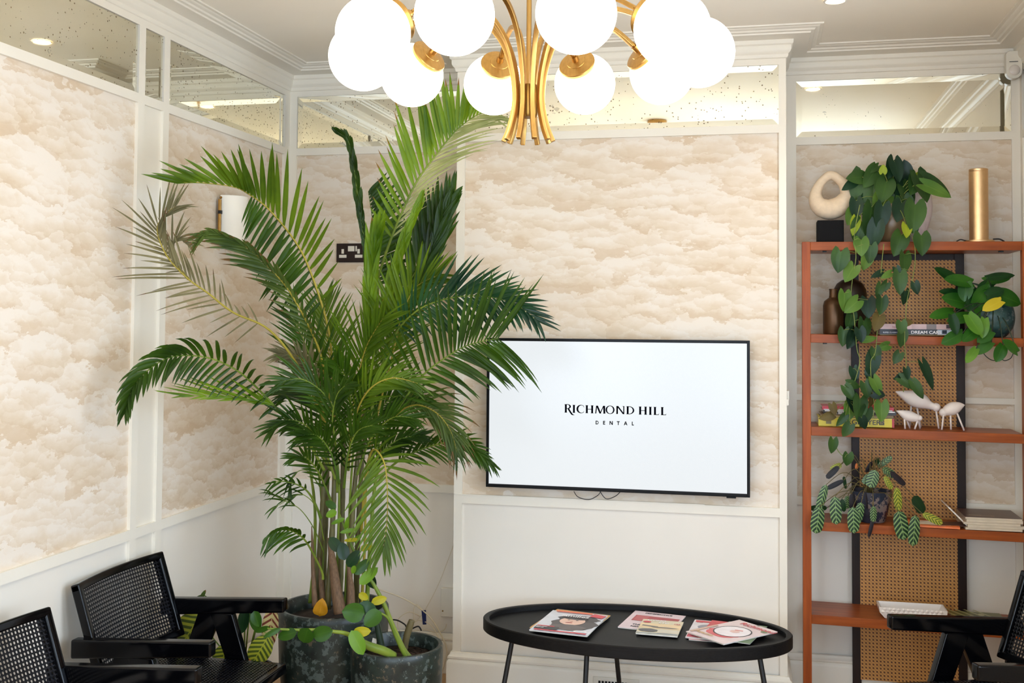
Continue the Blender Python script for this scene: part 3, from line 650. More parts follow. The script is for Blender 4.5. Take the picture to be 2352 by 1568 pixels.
# ------------------------------------------------------------------ magazines and books
def cols(*cs): return [mat('print_%d_%d_%d' % c, c, .35, var=.04, scale=20) if ('p%s' % (c,)) not in M else M['p%s' % (c,)] for c in cs]
def magazine(name, label, cat, c, rz, w_, d_, th, cover, shapes=(), texts=(), group=None, tilt=0, pages=(226, 220, 208), droop=.0):
    """thin paper-covered block, local x to the right, y away; shapes: (kind, colour, x, y, w, h[, rot]) in cover fractions"""
    t = thing(name, label, cat, c, group, local=True); t.rotation_euler = (tilt, 0, rz)
    m = MB(); n = 8
    def zz(i): return droop * (i / n) ** 2
    for i in range(n):
        x0, x1 = -w_ / 2 + w_ * i / n, -w_ / 2 + w_ * (i + 1) / n
        m.hexa([(x0, -d_ / 2, zz(i)), (x1, -d_ / 2, zz(i + 1)), (x1, d_ / 2, zz(i + 1)), (x0, d_ / 2, zz(i))], [(x0, -d_ / 2, th + zz(i)), (x1, -d_ / 2, th + zz(i + 1)), (x1, d_ / 2, th + zz(i + 1)), (x0, d_ / 2, th + zz(i))])
    m.build('pages', cols(pages)[0], t)
    m = MB()
    for i in range(n):
        x0, x1 = -w_ / 2 - .001 + (w_ + .002) * i / n, -w_ / 2 - .001 + (w_ + .002) * (i + 1) / n; e = .0009
        m.hexa([(x0, -d_ / 2 - .001, th + zz(i)), (x1, -d_ / 2 - .001, th + zz(i + 1)), (x1, d_ / 2 + .001, th + zz(i + 1)), (x0, d_ / 2 + .001, th + zz(i))], [(x0, -d_ / 2 - .001, th + e + zz(i)), (x1, -d_ / 2 - .001, th + e + zz(i + 1)), (x1, d_ / 2 + .001, th + e + zz(i + 1)), (x0, d_ / 2 + .001, th + e + zz(i))])
    cv = m.build('cover', cols(cover)[0], t)
    if shapes or texts:
        pal = []; m = MB(); z = th + .0012
        def pi(c):
            if c not in pal: pal.append(c)
            return pal.index(c)
        X = lambda u, v: (-w_ / 2 + u * w_, -d_ / 2 + v * d_)
        for k, s in enumerate(shapes):
            kind, c, u, v, a, b = s[:6]; z += .00025; rot = s[6] if len(s) > 6 else 0
            cx, cy = X(u, v); a *= w_ / 2; b *= d_ / 2
            if kind == 'r': pts = [(-a, -b), (a, -b), (a, b), (-a, b)]
            elif kind == 'e': pts = [(a * math.cos(2 * PI * i / 26), b * math.sin(2 * PI * i / 26)) for i in range(26)]
            elif kind == 'w': pts = [(a * (1 + .05 * math.sin(5 * q) + .03 * math.sin(11 * q)) * math.cos(q), b * (1 + .05 * math.sin(5 * q + 1)) * math.sin(q)) for q in (2 * PI * i / 40 for i in range(40))]
            elif kind == 'o':
                n2 = 36; vs = []
                for i in range(n2): q = 2 * PI * i / n2; vs += [(cx + a * math.cos(q), cy + b * math.sin(q), z), (cx + a * .93 * math.cos(q), cy + b * .93 * math.sin(q), z)]
                m.add(vs, [(2 * i, (2 * i + 2) % (2 * n2), (2 * i + 3) % (2 * n2), 2 * i + 1) for i in range(n2)], pi(c)); continue
            cr, sr = math.cos(rot), math.sin(rot)
            m.poly([(cx + x * cr - y * sr, cy + x * sr + y * cr, z) for x, y in pts], pi(c))
        for s, c, u, v, size, al in texts:
            cx, cy = X(u, v); z += .0002; text_mb(m, s, size, (cx, cy, z), (1, 0, 0), (0, 1, 0), pi(c), al, .0008)
        m.build('cover_print', cols(*pal), cv)
    return t
ZT = TH - .0215
def onT(px, py, z=ZT): return atZ(px, py, z)
RD, PK, WH, BK = (206, 48, 58), (226, 196, 204), (238, 234, 236), (34, 30, 34)
def mag_at(corners, z, keep=1.0):
    """pose of a rectangle from its four pixel corners: near-left, near-right, far-right, far-left"""
    a, b, c, d = [onT(x, y, z) for x, y in corners]
    ex = ((b - a) + (c - d)) / 2; ey = ((d - a) + (c - b)) / 2; ce = (a + b + c + d) / 4
    L = ey.length * keep; sh = ey.normalized() * ((ey.length - L) / 2); sh.z = 0
    return V((ce.x - sh.x, ce.y - sh.y, z)), math.atan2(ex.y, ex.x), ex.length, L
# left pile: four titles stepped back under the portrait cover
for i, (cor, cover, lab, shp) in enumerate((
    (((1240, 1437), (1368, 1455), (1391, 1402), (1276, 1389)), (150, 92, 136), 'purple-edged magazine lowest in the left pile on the coffee table', [('r', (196, 170, 110), .5, .93, .96, .06)]),
    (((1236, 1441), (1366, 1458), (1389, 1404), (1272, 1390)), (96, 84, 62), 'olive magazine second from the bottom of the left pile on the coffee table', [('r', (206, 190, 150), .5, .95, .96, .05)]),
    (((1233, 1444), (1364, 1461), (1388, 1408), (1268, 1394)), (214, 156, 60), 'orange and blue magazine just under the portrait magazine on the coffee table', [('r', (70, 128, 190), .72, .95, .5, .06)]))):
    z = ZT + .0005 + i * .0046; ce, rz, w_, d_ = mag_at(cor, z, (.78, .82, .88)[i])
    magazine('magazine', lab, 'magazine', ce, rz, w_, d_, .0034, cover, shp, group='magazines on the coffee table')
z = ZT + .0145; ce, rz, w_, d_ = mag_at(((1228, 1449), (1357, 1464), (1390, 1411), (1262, 1399)), z, .92)
magazine('magazine', 'magazine with smiling face in dark fur hat on its cover, topmost of the left pile', 'magazine', ce, rz, w_, d_, .004, (214, 216, 224),
    [('w', (66, 58, 60), .60, .44, .80, .52), ('w', (52, 45, 47), .60, .68, .74, .26), ('e', (52, 45, 47), .60, .74, .62, .22), ('e', (234, 194, 174), .53, .56, .44, .36), ('e', (52, 45, 47), .55, .69, .46, .12), ('w', (92, 82, 80), .56, .26, .62, .26), ('e', (178, 72, 76), .50, .475, .13, .03), ('e', (60, 44, 42), .45, .60, .05, .02), ('e', (60, 44, 42), .60, .60, .05, .02), ('e', (222, 176, 158), .52, .545, .05, .05),
     ('r', (214, 46, 62), .87, .88, .24, .14, -.25), ('r', BK, .24, .14, .40, .14), ('r', (214, 46, 62), .20, .215, .30, .03), ('r', (214, 46, 62), .52, .03, .9, .04), ('r', (236, 104, 66), .42, .95, .66, .06), ('e', WH, .84, .10, .24, .10), ('e', (206, 212, 220), .84, .10, .17, .07)],
    [('families', WH, .26, .72, .042, 'LEFT'), ('Best winter', WH, .06, .15, .010, 'LEFT'), ('days out', WH, .06, .11, .010, 'LEFT')], group='magazines on the coffee table')
# middle pair
z = ZT + .0005; ce, rz, w_, d_ = mag_at(((1424, 1443), (1546, 1455), (1573, 1411), (1460, 1397)), z, .86)
magazine('magazine', 'pink magazine titled PERSPECTIVE lying in the middle of the coffee table', 'magazine', ce, rz, w_, d_, .004, (222, 200, 206), [('r', (168, 48, 56), .53, .60, .86, .32), ('r', (186, 80, 82), .25, .60, .24, .31)],
    [('PERSPECTIVE', BK, .5, .88, .0215, 'CENTER'), ('THE', BK, .2, .20, .022, 'LEFT'), ('NEW', BK, .2, .09, .022, 'LEFT')], group='magazines on the coffee table')
z = ZT + .0062; ce, rz, w_, d_ = mag_at(((1462, 1457), (1558, 1463), (1571, 1422), (1481, 1413)), z, .74)
magazine('magazine', 'small magazine with hazy sunset bridge cover, partly covering the pink one', 'magazine', ce, rz, w_, d_, .006, (218, 206, 176), [('r', (232, 204, 160), .5, .55, 1, .34), ('w', (112, 104, 96), .62, .46, .66, .09), ('r', (118, 112, 104), .25, .52, .4, .08, -.2), ('w', (78, 76, 80), .26, .22, .48, .22), ('r', (206, 198, 180), .74, .20, .5, .26), ('e', (206, 44, 60), .13, .80, .2, .12), ('r', (150, 170, 196), .5, .02, 1, .03)],
    [('LIVING', WH, .12, .88, .026, 'LEFT'), ('ETC', WH, .42, .74, .024, 'LEFT'), ('124', RD, .80, .72, .018, 'LEFT')], group='magazines on the coffee table')
# right fan of five
fan = [(((1567, 1476), (1640, 1481), (1690, 1430), (1612, 1423)), (206, 160, 160), 'grey-pink magazine fanned out leftmost and lowest of the right pile', [('r', RD, .3, .9, .5, .12), ('w', (130, 120, 130), .5, .5, .7, .4)], []),
       (((1564, 1471), (1652, 1480), (1668, 1424), (1606, 1419)), (222, 214, 216), 'grey magazine with pink band, second in the right pile', [('r', RD, .3, .92, .5, .10), ('w', (140, 138, 150), .55, .6, .7, .36), ('r', (230, 90, 110), .5, .12, .96, .16)], [('RI', RD, .1, .84, .03, 'LEFT')]),
       (((1598, 1472), (1690, 1482), (1722, 1430), (1640, 1420)), (206, 60, 64), 'red covered magazine third in the right pile', [('w', (222, 200, 190), .5, .4, .7, .4)], []),
       (((1625, 1474), (1716, 1480), (1768, 1440), (1680, 1422)), (92, 118, 80), 'green and red magazine fourth in the right pile', [('r', RD, .4, .9, .7, .12)], [])]
for i, (cor, cover, lab, shp, tx) in enumerate(fan):
    z = ZT + .0005 + i * .0042; ce, rz, w_, d_ = mag_at(cor, z)
    magazine('magazine', lab, 'magazine', ce, rz, min(w_, .2), min(d_, .28), .003, cover, shp, tx, group='magazines on the coffee table')
z = ZT + .0178; ce, rz, w_, d_ = mag_at(((1590, 1458), (1672, 1482), (1776, 1452), (1684, 1420)), z)
magazine('magazine', 'red and white magazine with a round black drawn plate, topmost of the right pile', 'magazine', ce, rz, w_, d_, .004, (226, 206, 206), [('w', (214, 84, 90), .48, .34, .72, .34), ('e', (240, 232, 236), .52, .50, .70, .48), ('o', BK, .52, .50, .74, .52), ('w', (236, 196, 186), .55, .52, .2, .12), ('r', (226, 120, 110), .55, .60, .16, .03, .5), ('w', (120, 140, 96), .90, .82, .14, .08), ('r', (206, 170, 150), .05, .3, .08, .5)],
    [('Richmond', RD, .22, .84, .046, 'LEFT'), ('the', BK, .5, .97, .012, 'LEFT'), ('Autumn', (200, 160, 90), .08, .10, .03, 'LEFT')], group='magazines on the coffee table', droop=.0)

# ------------------------------------------------------------------ armchairs with cane backs
M['cane_black'] = cane_mat('black_woven_cane', (12, 14, 22), (0, 0, 0), .0148, True, .28)
def make_chair():
    """faces +x, origin on the floor under the seat"""
    t = thing('armchair', '', 'chair', (0, 0, 0), local=True); L = M['black_lacquer']
    def slab(name, a, b, wd, th, bev=.006):
        """board in the x-z plane from a to b (x,z), width wd across its length, y extent th"""
        ax, az = a; bx_, bz = b; (y0, y1) = th
        if az > bz: pass
        wb = wd * .6; lo = [(bx_ - wb / 2, y0, bz), (bx_ + wb / 2, y0, bz), (bx_ + wb / 2, y1, bz), (bx_ - wb / 2, y1, bz)]; hi = [(ax - wd / 2, y0, az), (ax + wd / 2, y0, az), (ax + wd / 2, y1, az), (ax - wd / 2, y1, az)]
        return MB().hexa(lo, hi).build(name, L, t, bevel=bev)
    for s in (-1, 1):
        y0, y1 = s * .30 - .0225, s * .30 + .0225
        lo = [(-.275, y0, .575), (.27, y0, .618), (.27, y1, .618), (-.275, y1, .575)]; hi = [(-.275, y0, .643), (.27, y0, .672), (.27, y1, .672), (-.275, y1, .643)]
        MB().hexa(lo, hi).build('armrest', L, t, bevel=.008, seg=3)
        yy = (s * .30 - .019, s * .30 + .019)
        slab('leg', (-.005, .60), (.215, 0), .10, yy); slab('leg', (-.055, .60), (-.285, 0), .10, (yy[0] + .0015, yy[1] - .0015))
        MB().box((-.24, min(s * .30, s * .262), .375), (.25, max(s * .30, s * .262), .415)).build('side_rail', L, t, bevel=.004)
    m = MB(); m.box((-.25, -.275, .385), (.29, .275, .425)); m.build('seat_frame', L, t, bevel=.008)
    MB().add([(-.23, -.25, .428), (.265, -.25, .428), (.265, .25, .428), (-.23, .25, .428)], [(0, 1, 2, 3)], 0, [(0, 0), (.495, 0), (.495, .5), (0, .5)]).build('seat_cane', M['cane_black'], t)
    # reclined, gently curved back
    H, n = .345, 12; zb = .497; hw = .29
    def B(u, v, d):   # u -1..1 across, v 0..1 up, d thickness offset
        x = -.178 - v * .108 - .03 * (1 - u * u) + d * .952; return V((x, u * hw, zb + v * .332 + d * .31))
    def member(u0, u1, v0, v1, nu, nv):
        m = MB(); q = []
        for d in (-.018, .018): q.append([[B(lerp(u0, u1, i / nu), lerp(v0, v1, j / nv), d) for j in range(nv + 1)] for i in range(nu + 1)])
        vs = [q[k][i][j] for k in (0, 1) for i in range(nu + 1) for j in range(nv + 1)]; I = lambda k, i, j: k * (nu + 1) * (nv + 1) + i * (nv + 1) + j; fs = []
        for i in range(nu):
            for j in range(nv): fs += [(I(0, i, j), I(0, i, j + 1), I(0, i + 1, j + 1), I(0, i + 1, j)), (I(1, i, j), I(1, i + 1, j), I(1, i + 1, j + 1), I(1, i, j + 1))]
            fs += [(I(0, i, 0), I(0, i + 1, 0), I(1, i + 1, 0), I(1, i, 0)), (I(0, i, nv), I(1, i, nv), I(1, i + 1, nv), I(0, i + 1, nv))]
        for j in range(nv): fs += [(I(0, 0, j), I(1, 0, j), I(1, 0, j + 1), I(0, 0, j + 1)), (I(0, nu, j), I(0, nu, j + 1), I(1, nu, j + 1), I(1, nu, j))]
        return m.add(vs, fs)
    fr = member(-1, 1, 0, .085, n, 1); 
    for a in ((-1, 1, .915, 1, n, 1), (-1, -.90, .001, .999, 1, 3), (.90, 1, .001, .999, 1, 3)):
        o_ = member(*a); fr.add(o_.v, o_.f)
    bo = fr.build('back_frame', L, t, bevel=.006)
    for d in (-.005, .005):
        m = MB(); vs = []; uv = []
        for i in range(n + 1):
            for j in range(2): u = lerp(-.91, .91, i / n); v = lerp(.075, .925, j); vs.append(B(u, v, d)); uv.append((u * hw + 2, v * .35 + (0 if d < 0 else .0)))
        m.add(vs, [(2 * i, 2 * i + 2, 2 * i + 3, 2 * i + 1) for i in range(n)], 0, uv); m.build('back_cane', M['cane_black'], t)
    for s in (-1, 1):
        MB().box((-.215, s * .255 - .015, .40), (-.185, s * .255 + .015, .53)).build('back_post', L, t, bevel=.004)
    return t
ch = make_chair()
spots = [((-.68, -1.325), 0, 'black cane-backed armchair in front of the left wall, nearer the palm'), ((-.585, -2.195), 0, 'black cane-backed armchair in the bottom left corner, cut by the picture edge'), ((2.285, -.882), math.radians(200), 'black cane-backed armchair at right in front of the shelf unit')]
for i, ((x, y), rz, lab) in enumerate(spots):
    o = ch if i == 0 else copy_tree(ch)
    o.location = (x, y, 0); o.rotation_euler = (0, 0, rz); tag(o, lab, 'chair', 'black cane armchairs')
# ------------------------------------------------------------------ shelf unit in the right alcove
SX0, SX1, SY0, SY1 = 1.641, 2.628, .08, .362
BZ = [(2.164, .040), (1.737, .039), (1.312, .041), (.878, .040), (.456, .042)]     # top of each board at its left end, thickness
def bz(i, x): return BZ[i][0] - .0105 * max(0, (x - SX0) / (SX1 - SX0)) * (.6 if i == 0 else 1)
M['red_wood'] = wood_mat('reddish_hardwood', (122, 54, 16), (172, 88, 32), .36, (2.0, 26, 26), 1.4)
M['red_wood_v'] = wood_mat('reddish_hardwood_upright', (126, 54, 16), (174, 86, 30), .36, (26, 26, 2.0), 1.4)
M['dark_wood'] = wood_mat('dark_walnut', (24, 13, 10), (40, 22, 16), .4, (26, 26, 2.0), 1.4)
M['cane'] = cane_mat('woven_cane', (202, 146, 78), (84, 44, 22), .0165, False, .5)
def build_shelf():
    t = thing('bookshelf', 'open reddish wood shelf unit with woven cane back in right alcove', 'shelf', (2.13, .22, 0))
    for x in (SX0, SX1 - .038): MB().box((x, SY0, 0), (x + .038, SY0 + .045, 2.164 if x < 2 else 2.158)).build('post', M['red_wood_v'], t, bevel=.002)
    for i in range(5):
        a, b = SX0 + .038, SX1 - .038; th = BZ[i][1]; za, zb = bz(i, a), bz(i, b)
        lo = [(a, SY0 + .002, za - th), (b, SY0 + .002, zb - th), (b, SY1 - .02, zb - th), (a, SY1 - .02, za - th)]; hi = [(a, SY0 + .002, za), (b, SY0 + .002, zb), (b, SY1 - .02, zb), (a, SY1 - .02, za)]
        MB().hexa(lo, hi).build('shelf_board', M['red_wood'], t, bevel=.002)
    for x0, x1 in ((1.879, 1.919), (2.348, 2.392)): MB().box((x0, .340, 0), (x1, .365, 2.12)).build('back_upright', M['dark_wood'], t, bevel=.002)
    MB().box((1.919, .340, 2.085), (2.348, .365, 2.12)).build('back_rail', M['dark_wood'], t, bevel=.002)
    MB().add([(1.915, .338, .10), (2.352, .338, .10), (2.352, .338, 2.09), (1.915, .338, 2.09)], [(0, 1, 2, 3)], 0, [(0, 0), (.437, 0), (.437, 1.99), (0, 1.99)]).build('cane_panel', M['cane'], t)
    for i in (0, 1):
        for x in (1.735, 2.50): MB().box((x, SY0 + .03, bz(i, x) - BZ[i][1] - .006), (x + .018, SY0 + .05, bz(i, x) - BZ[i][1])).build('fixing_bolt', M['black_metal'], t)
build_shelf()
def on(i, px, y):
    """point on board i seen at pixel column px, at depth y"""
    p = atY(px, 700, y); return V((p.x, y, bz(i, p.x) + .0012))
def mpp(y, px=2050): return (CAM - atY(px, 700, y)).dot(FW) * -1 / FPX
def zpx(px, py, y): return atY(px, py, y).z

# --- top board
def build_sculpture():
    y = .19; b = on(0, 1908, y); k = mpp(y)
    t = thing('sculpture', 'beige pebble-like ring sculpture on a black cube base', 'sculpture', b)
    x0 = atY(1876, 530, y).x; x1 = atY(1936, 530, y).x; zt = zpx(1905, 508, y)
    MB().box((x0, y - .06, b.z), (x1, y + .05, zt)).build('base_block', mat('matt_black_block', (14, 13, 14), .7, spec=.15), t, bevel=.002)
    path = [(1905, 403, 11), (1885, 420, 11), (1873, 447, 15), (1880, 470, 21), (1903, 481, 25), (1930, 472, 24), (1946, 448, 19), (1938, 424, 13), (1922, 408, 11)]
    pts = spline([(px, py, r) for px, py, r in path], 56, True)
    MB().tube([atY(px, py, y) for px, py, r in pts], [r * k for px, py, r in pts], 20, closed=True, flat=.95, up=(0, 1, 0)).build('ring', mat('sand_stone', (222, 200, 172), .75, var=.03, scale=60, bump=.05), t, smooth=True)
build_sculpture()
def build_lamp():
    y = .20; b = on(0, 2250, y); k = mpp(y); r = 20.5 * k; zt = zpx(2250, 388, y)
    t = thing('gold_cylinder_lamp', 'tall gold metal cylinder standing on a round foot at shelf end', 'lamp', b)
    G = mat('satin_gold', (232, 194, 146), .40, 1, var=.02, scale=40)
    MB().lathe([(0, b.z + .012), (r, b.z + .012), (r, zt - .014)], b * 1 - V((0, 0, b.z)), 48).build('body', G, t, smooth='auto')
    MB().lathe([(r * .97, zt - .014), (r, zt - .012), (r, zt - .002), (r - .003, zt), (0, zt)], V((b.x, b.y, 0)), 48).build('cap', G, t, smooth='auto')
    MB().lathe([(0, b.z), (r * 1.58, b.z), (r * 1.62, b.z + .004), (r * 1.58, b.z + .011), (0, b.z + .0125)], V((b.x, b.y, 0)), 48).build('foot', G, t, smooth='auto')
    c0 = [atY(px, py, y - .02) for px, py in ((2281, 549), (2296, 549), (2307, 556))]; c0[-1].z = max(c0[-1].z, b.z + .004)
    MB().tube(spline([tuple(p) for p in c0], 16), .0035, 8).build('cord', M['cable_black'], t, smooth=True)
    c1 = [atY(px, py, y - .02) for px, py in ((2197, 554), (2206, 550), (2216, 552), (2224, 553))]
    MB().tube(spline([tuple(p) for p in c1], 14), .0028, 8).build('cord', M['cable_black'], t, smooth=True)
build_lamp()
def build_vase():
    y = .285; b = on(0, 2100, y); k = mpp(y); zt = zpx(2100, 418, y); h = zt - b.z
    t = thing('pale_vase', 'pale chalky pink vase half hidden behind the trailing plant', 'vase', b)
    pr = [(0, 0), (.36, 0), (.46, .04), (.72, .22), (.95, .45), (1.0, .62), (.94, .80), (.78, .93), (.66, 1.0), (.60, 1.0), (.72, .9)]
    MB().lathe([(r * 41 * k, b.z + z * h) for r, z in pr], V((b.x, b.y, 0)), 40).build('body', mat('chalky_pink_ceramic', (226, 208, 206), .7, var=.05, scale=40, stretch=(3, 3, .5)), t, smooth=True)
build_vase()
# --- second board: two bottles, two books
def bottle(name, label, i, px, y, prof, colr, rough):
    b = on(i, px, y); k = mpp(y)
    t = thing(name, label, 'bottle', b, 'bronze bottle vases on second shelf')
    cut = [q for q in prof if len(q) == 2]
    body = MB().lathe([(r * k, b.z + z * k) for r, z in prof], V((b.x, b.y, 0)), 40); body.build('body', colr, t, smooth='auto')
    r, z = prof[-1]; MB().lathe([(r * k * 1.06, b.z + (z - 3) * k), (r * k * 1.10, b.z + (z - 1.5) * k), (r * k * 1.06, b.z + z * k), (r * k * .8, b.z + z * k), (r * k * .78, b.z + (z - 12) * k), (0, b.z + (z - 12) * k)], V((b.x, b.y, 0)), 32).build('neck_rim', colr, t, smooth='auto')
BRZ = mat('bronze_glaze', (84, 58, 34), .36, .6, var=.06, scale=14); BRD = mat('dark_bronze_glaze', (46, 32, 22), .42, .4, var=.06, scale=10)
bottle('bottle_vase', 'small bronze bottle vase with a straight neck on the second shelf', 1, 1914, .142, [(0, 0), (22, 0), (23.5, 3), (23.5, 66), (21, 76), (14, 82), (10, 85), (9, 90), (9, 105)], BRZ, .3)
bottle('bottle_vase', 'large dark brown rounded bottle vase behind the small bronze one', 1, 1952, .245, [(0, 0), (35, 0), (38, 4), (38, 92), (36, 104), (29, 117), (18, 125), (9, 128), (7, 131), (7, 140)], BRD, .3)
def book(label, x0, x1, y0, y1, z0, th, spine, page=(222, 212, 196), bands=(), texts=(), group='books lying flat on the shelves', rz=0, hard=True):
    """book lying flat, spine towards the room; bands: (u0,u1,v0,v1,colour); texts: (string,u,v,size,colour)"""
    w_ = x1 - x0; d_ = y1 - y0; c = V(((x0 + x1) / 2, (y0 + y1) / 2, z0))
    t = thing('book', label, 'book', c, group, local=True); t.rotation_euler = (0, 0, rz); e = .0022
    MB().box((-w_ / 2 + .003, -d_ / 2 + .002, e), (w_ / 2 - .003, d_ / 2 - .003, th - e)).build('pages', cols(page)[0], t)
    m = MB(); m.box((-w_ / 2, -d_ / 2, 0), (w_ / 2, d_ / 2, e)); m.box((-w_ / 2, -d_ / 2, th - e), (w_ / 2, d_ / 2, th)); m.box((-w_ / 2, -d_ / 2 - .001, 0), (w_ / 2, -d_ / 2 + e, th))
    cv = m.build('cover', cols(spine)[0], t)
    if bands or texts:
        pal = []; m = MB(); yy = -d_ / 2 - .0014
        def pi(q):
            if q not in pal: pal.append(q)
            return pal.index(q)
        for u0, u1, v0, v1, q in bands:
            yy -= .00012; m.poly([(-w_ / 2 + w_ * u0, yy, th * v0), (-w_ / 2 + w_ * u1, yy, th * v0), (-w_ / 2 + w_ * u1, yy, th * v1), (-w_ / 2 + w_ * u0, yy, th * v1)], pi(q))
        for s, u, v, size, q in texts:
            yy -= .0001; text_mb(m, s, size, (-w_ / 2 + w_ * u, yy, th * v), (1, 0, 0), (0, 0, 1), pi(q), 'LEFT', .0004, 1.15)
        m.build('spine_print', cols(*pal), cv)
    return t
yb = .125; xa = atY(2021, 760, yb).x; xb = atY(2200, 760, yb).x; zb_ = bz(1, 2.05) + .0024; kb = mpp(yb)
book('dark blue book titled DREAM CARS lying on the second shelf', xa, xb, yb, .31, zb_, 13.5 * kb, (24, 28, 42), bands=((.74, .93, .1, .95, (170, 186, 206)), (.80, .86, .3, .9, (26, 34, 52)), (.0, 1, 0, .12, (150, 120, 60)), (.955, .999, .3, .7, (120, 84, 60))), texts=(('DREAM CARS', .40, .28, .019, WH), ('SUPER CLASSICS', .04, .36, .008, (170, 170, 180))))
book('pale pink book lying on top of the dark blue car book', xa + .002, xb - .01, yb + .004, .30, zb_ + 13.7 * kb, 12 * kb, (198, 170, 172), bands=((.0, .42, .0, 1, (220, 190, 194)), (.62, .75, 0, 1, (120, 110, 110)), (.88, .93, .2, .9, (60, 50, 56))), texts=(('Italia', .16, .25, .014, (190, 140, 146)),))
# --- third board: yellow and red books, three white birds
yb = .13; k3 = mpp(yb, 1960); xa = atY(1880, 970, yb).x; xb = atY(2054, 970, yb).x; z3 = bz(2, 1.85) + .0024
book('thick yellow book with black spine lettering at the bottom of the shelf stack', xa, xb, yb, .31, z3, 20 * k3, (216, 198, 40), (226, 214, 160), bands=((.97, 1.0, 0, 1, (176, 40, 46)), (.10, .17, .25, .8, (120, 104, 30)), (.80, .87, .25, .8, (120, 104, 30)), (.0, .97, .93, .98, (236, 226, 130))), texts=(('BARGMEYERS', .25, .28, .030, (40, 36, 20)),))
book('thin worn brown book between the yellow and the striped books', xa + .01, xb - .002, yb + .01, .30, z3 + 20.4 * k3, 6.5 * k3, (120, 96, 56), bands=((0, .9, .1, .5, (196, 176, 120)),))
book('black and white banded book under the red one on the third shelf', xa + .022, xb + .01, yb + .006, .29, z3 + 27.2 * k3, 9 * k3, (38, 30, 32), bands=((.02, .98, .70, .95, WH),), texts=(('THE BRITISH AND DUTCH', .10, .08, .014, WH),))
book('red covered book on top of the stack on the third shelf', xa + .018, xb - .0, yb + .012, .29, z3 + 36.5 * k3, 8.5 * k3, (190, 46, 62), bands=((.02, .98, .0, .22, WH),))
def build_bird(label, body, head, legs, y, base_px):
    """body: (px,py,r) chain tail to head; legs: ((px,py),(px,py))"""
    k = mpp(y, 2100); b = on(2, base_px, y)
    t = thing('bird_figurine', label, 'figurine', b, 'white bird figurines on the third shelf'); W = mat('white_matt_porcelain', (232, 222, 218), .55, var=.015) if 'porc' not in M else M['porc']; M['porc'] = W
    pts = spline(body, 36); m = MB().tube([atY(x, yy, y) for x, yy, r in pts], [max(.0006, r * k) for x, yy, r in pts], 20, up=(0, 1, 0))
    m.build('body', W, t, smooth=True)
    x, yy, r = head; MB().ball(atY(x, yy, y), r * k, 20, 12).build('head', W, t, smooth=True)
    for (x0, y0), (x1, y1), dy in legs:
        p0 = atY(x0, y0, y + dy * .5); p1 = on(2, x1, y + dy) + V((0, 0, .0012))
        MB().tube([p0, p1], .0042, 8).build('leg', W, t, smooth=True)
build_bird('largest white bird figurine, bending down towards the smaller right one', [(2057, 899, 1), (2075, 906, 10), (2096, 914, 18), (2118, 922, 17), (2134, 930, 10), (2146, 934, 8)], (2150, 935, 10), (((2093, 928), (2088, 0), .05), ((2106, 935), (2113, 0), .035), ((2150, 942), (2154, 0), -.01)), .20, 2105)
build_bird('smallest white bird figurine with its tail to the left', [(2059, 943, .8), (2070, 948, 7), (2084, 954, 12), (2098, 958, 11), (2110, 960, 7)], (2112, 960, 6.5), (((2077, 958), (2077, 0), -.01), ((2082, 962), (2088, 0), .03), ((2108, 964), (2099, 0), -.01), ((2109, 963), (2111, 0), .03)), .13, 2090)
build_bird('white bird figurine with its tail raised to the right', [(2216, 930, .8), (2205, 932, 9), (2191, 937, 14.5), (2178, 942, 13), (2170, 946, 9)], (2167, 947, 9.5), (((2167, 953), (2161, 0), -.02), ((2183, 950), (2182, 0), -.005), ((2198, 948), (2212, 0), -.02)), .16, 2185)
# --- fourth board: booklet, stack of magazines
p = atZ(2125, 1203, bz(3, 2.2)); 
magazine('booklet', 'thin orange booklet lying under the striped plant on the fourth shelf', 'booklet', (p.x, .15, bz(3, p.x) + .0026), -.06, .27, .14, .008, (236, 120, 60), [('r', (240, 234, 220), .62, .55, .5, .7)], [('home fabrics', WH, .55, .06, .012, 'LEFT')], pages=(232, 120, 62))
p = atY(2300, 1190, .2)
magazine('booklet', 'curled dark brown leaflet beside the orange booklet', 'booklet', (atY(2190, 1200, .14).x, .15, bz(3, 2.3) + .011), .1, .12, .08, .003, (74, 48, 40), [], [], pages=(74, 48, 40), tilt=.04)
for i, (dx, rz, th, c) in enumerate(((0, 0, .009, (196, 178, 150)), (.006, .03, .012, (206, 192, 168)), (-.004, -.03, .010, (186, 166, 140)), (.002, .02, .012, (212, 198, 176)), (0, .0, .008, (84, 56, 46)))):
    lab = ['cream magazine at the bottom of the pile on the fourth shelf', 'pale magazine second from the bottom of the shelf pile', 'tan magazine in the middle of the shelf pile', 'ivory magazine second from the top of the shelf pile', 'brown covered magazine on top of the pile on the fourth shelf'][i]
    z = bz(3, 2.44) + .0028 + sum((.0102, .0132, .0112, .0132, .009)[:i])
    magazine('magazine', lab, 'magazine', (2.462 + dx, .205, z), rz, .235, .23, th, c, [('r', (150, 124, 104), .3, .2, .5, .05)] if i == 4 else [], [('INTERIOR', (170, 150, 130), .1, .22, .012, 'LEFT')] if i == 4 else [], group='magazine pile on the fourth shelf', pages=(214, 200, 178))
t = magazine('magazine', 'magazine leaning up against the left side of the shelf pile', 'magazine', (2.316, .21, bz(3, 2.3) + .05), 0, .12, .2, .006, (110, 44, 50), [], [], group='magazine pile on the fourth shelf'); t.rotation_euler = (0, math.radians(45), 0)
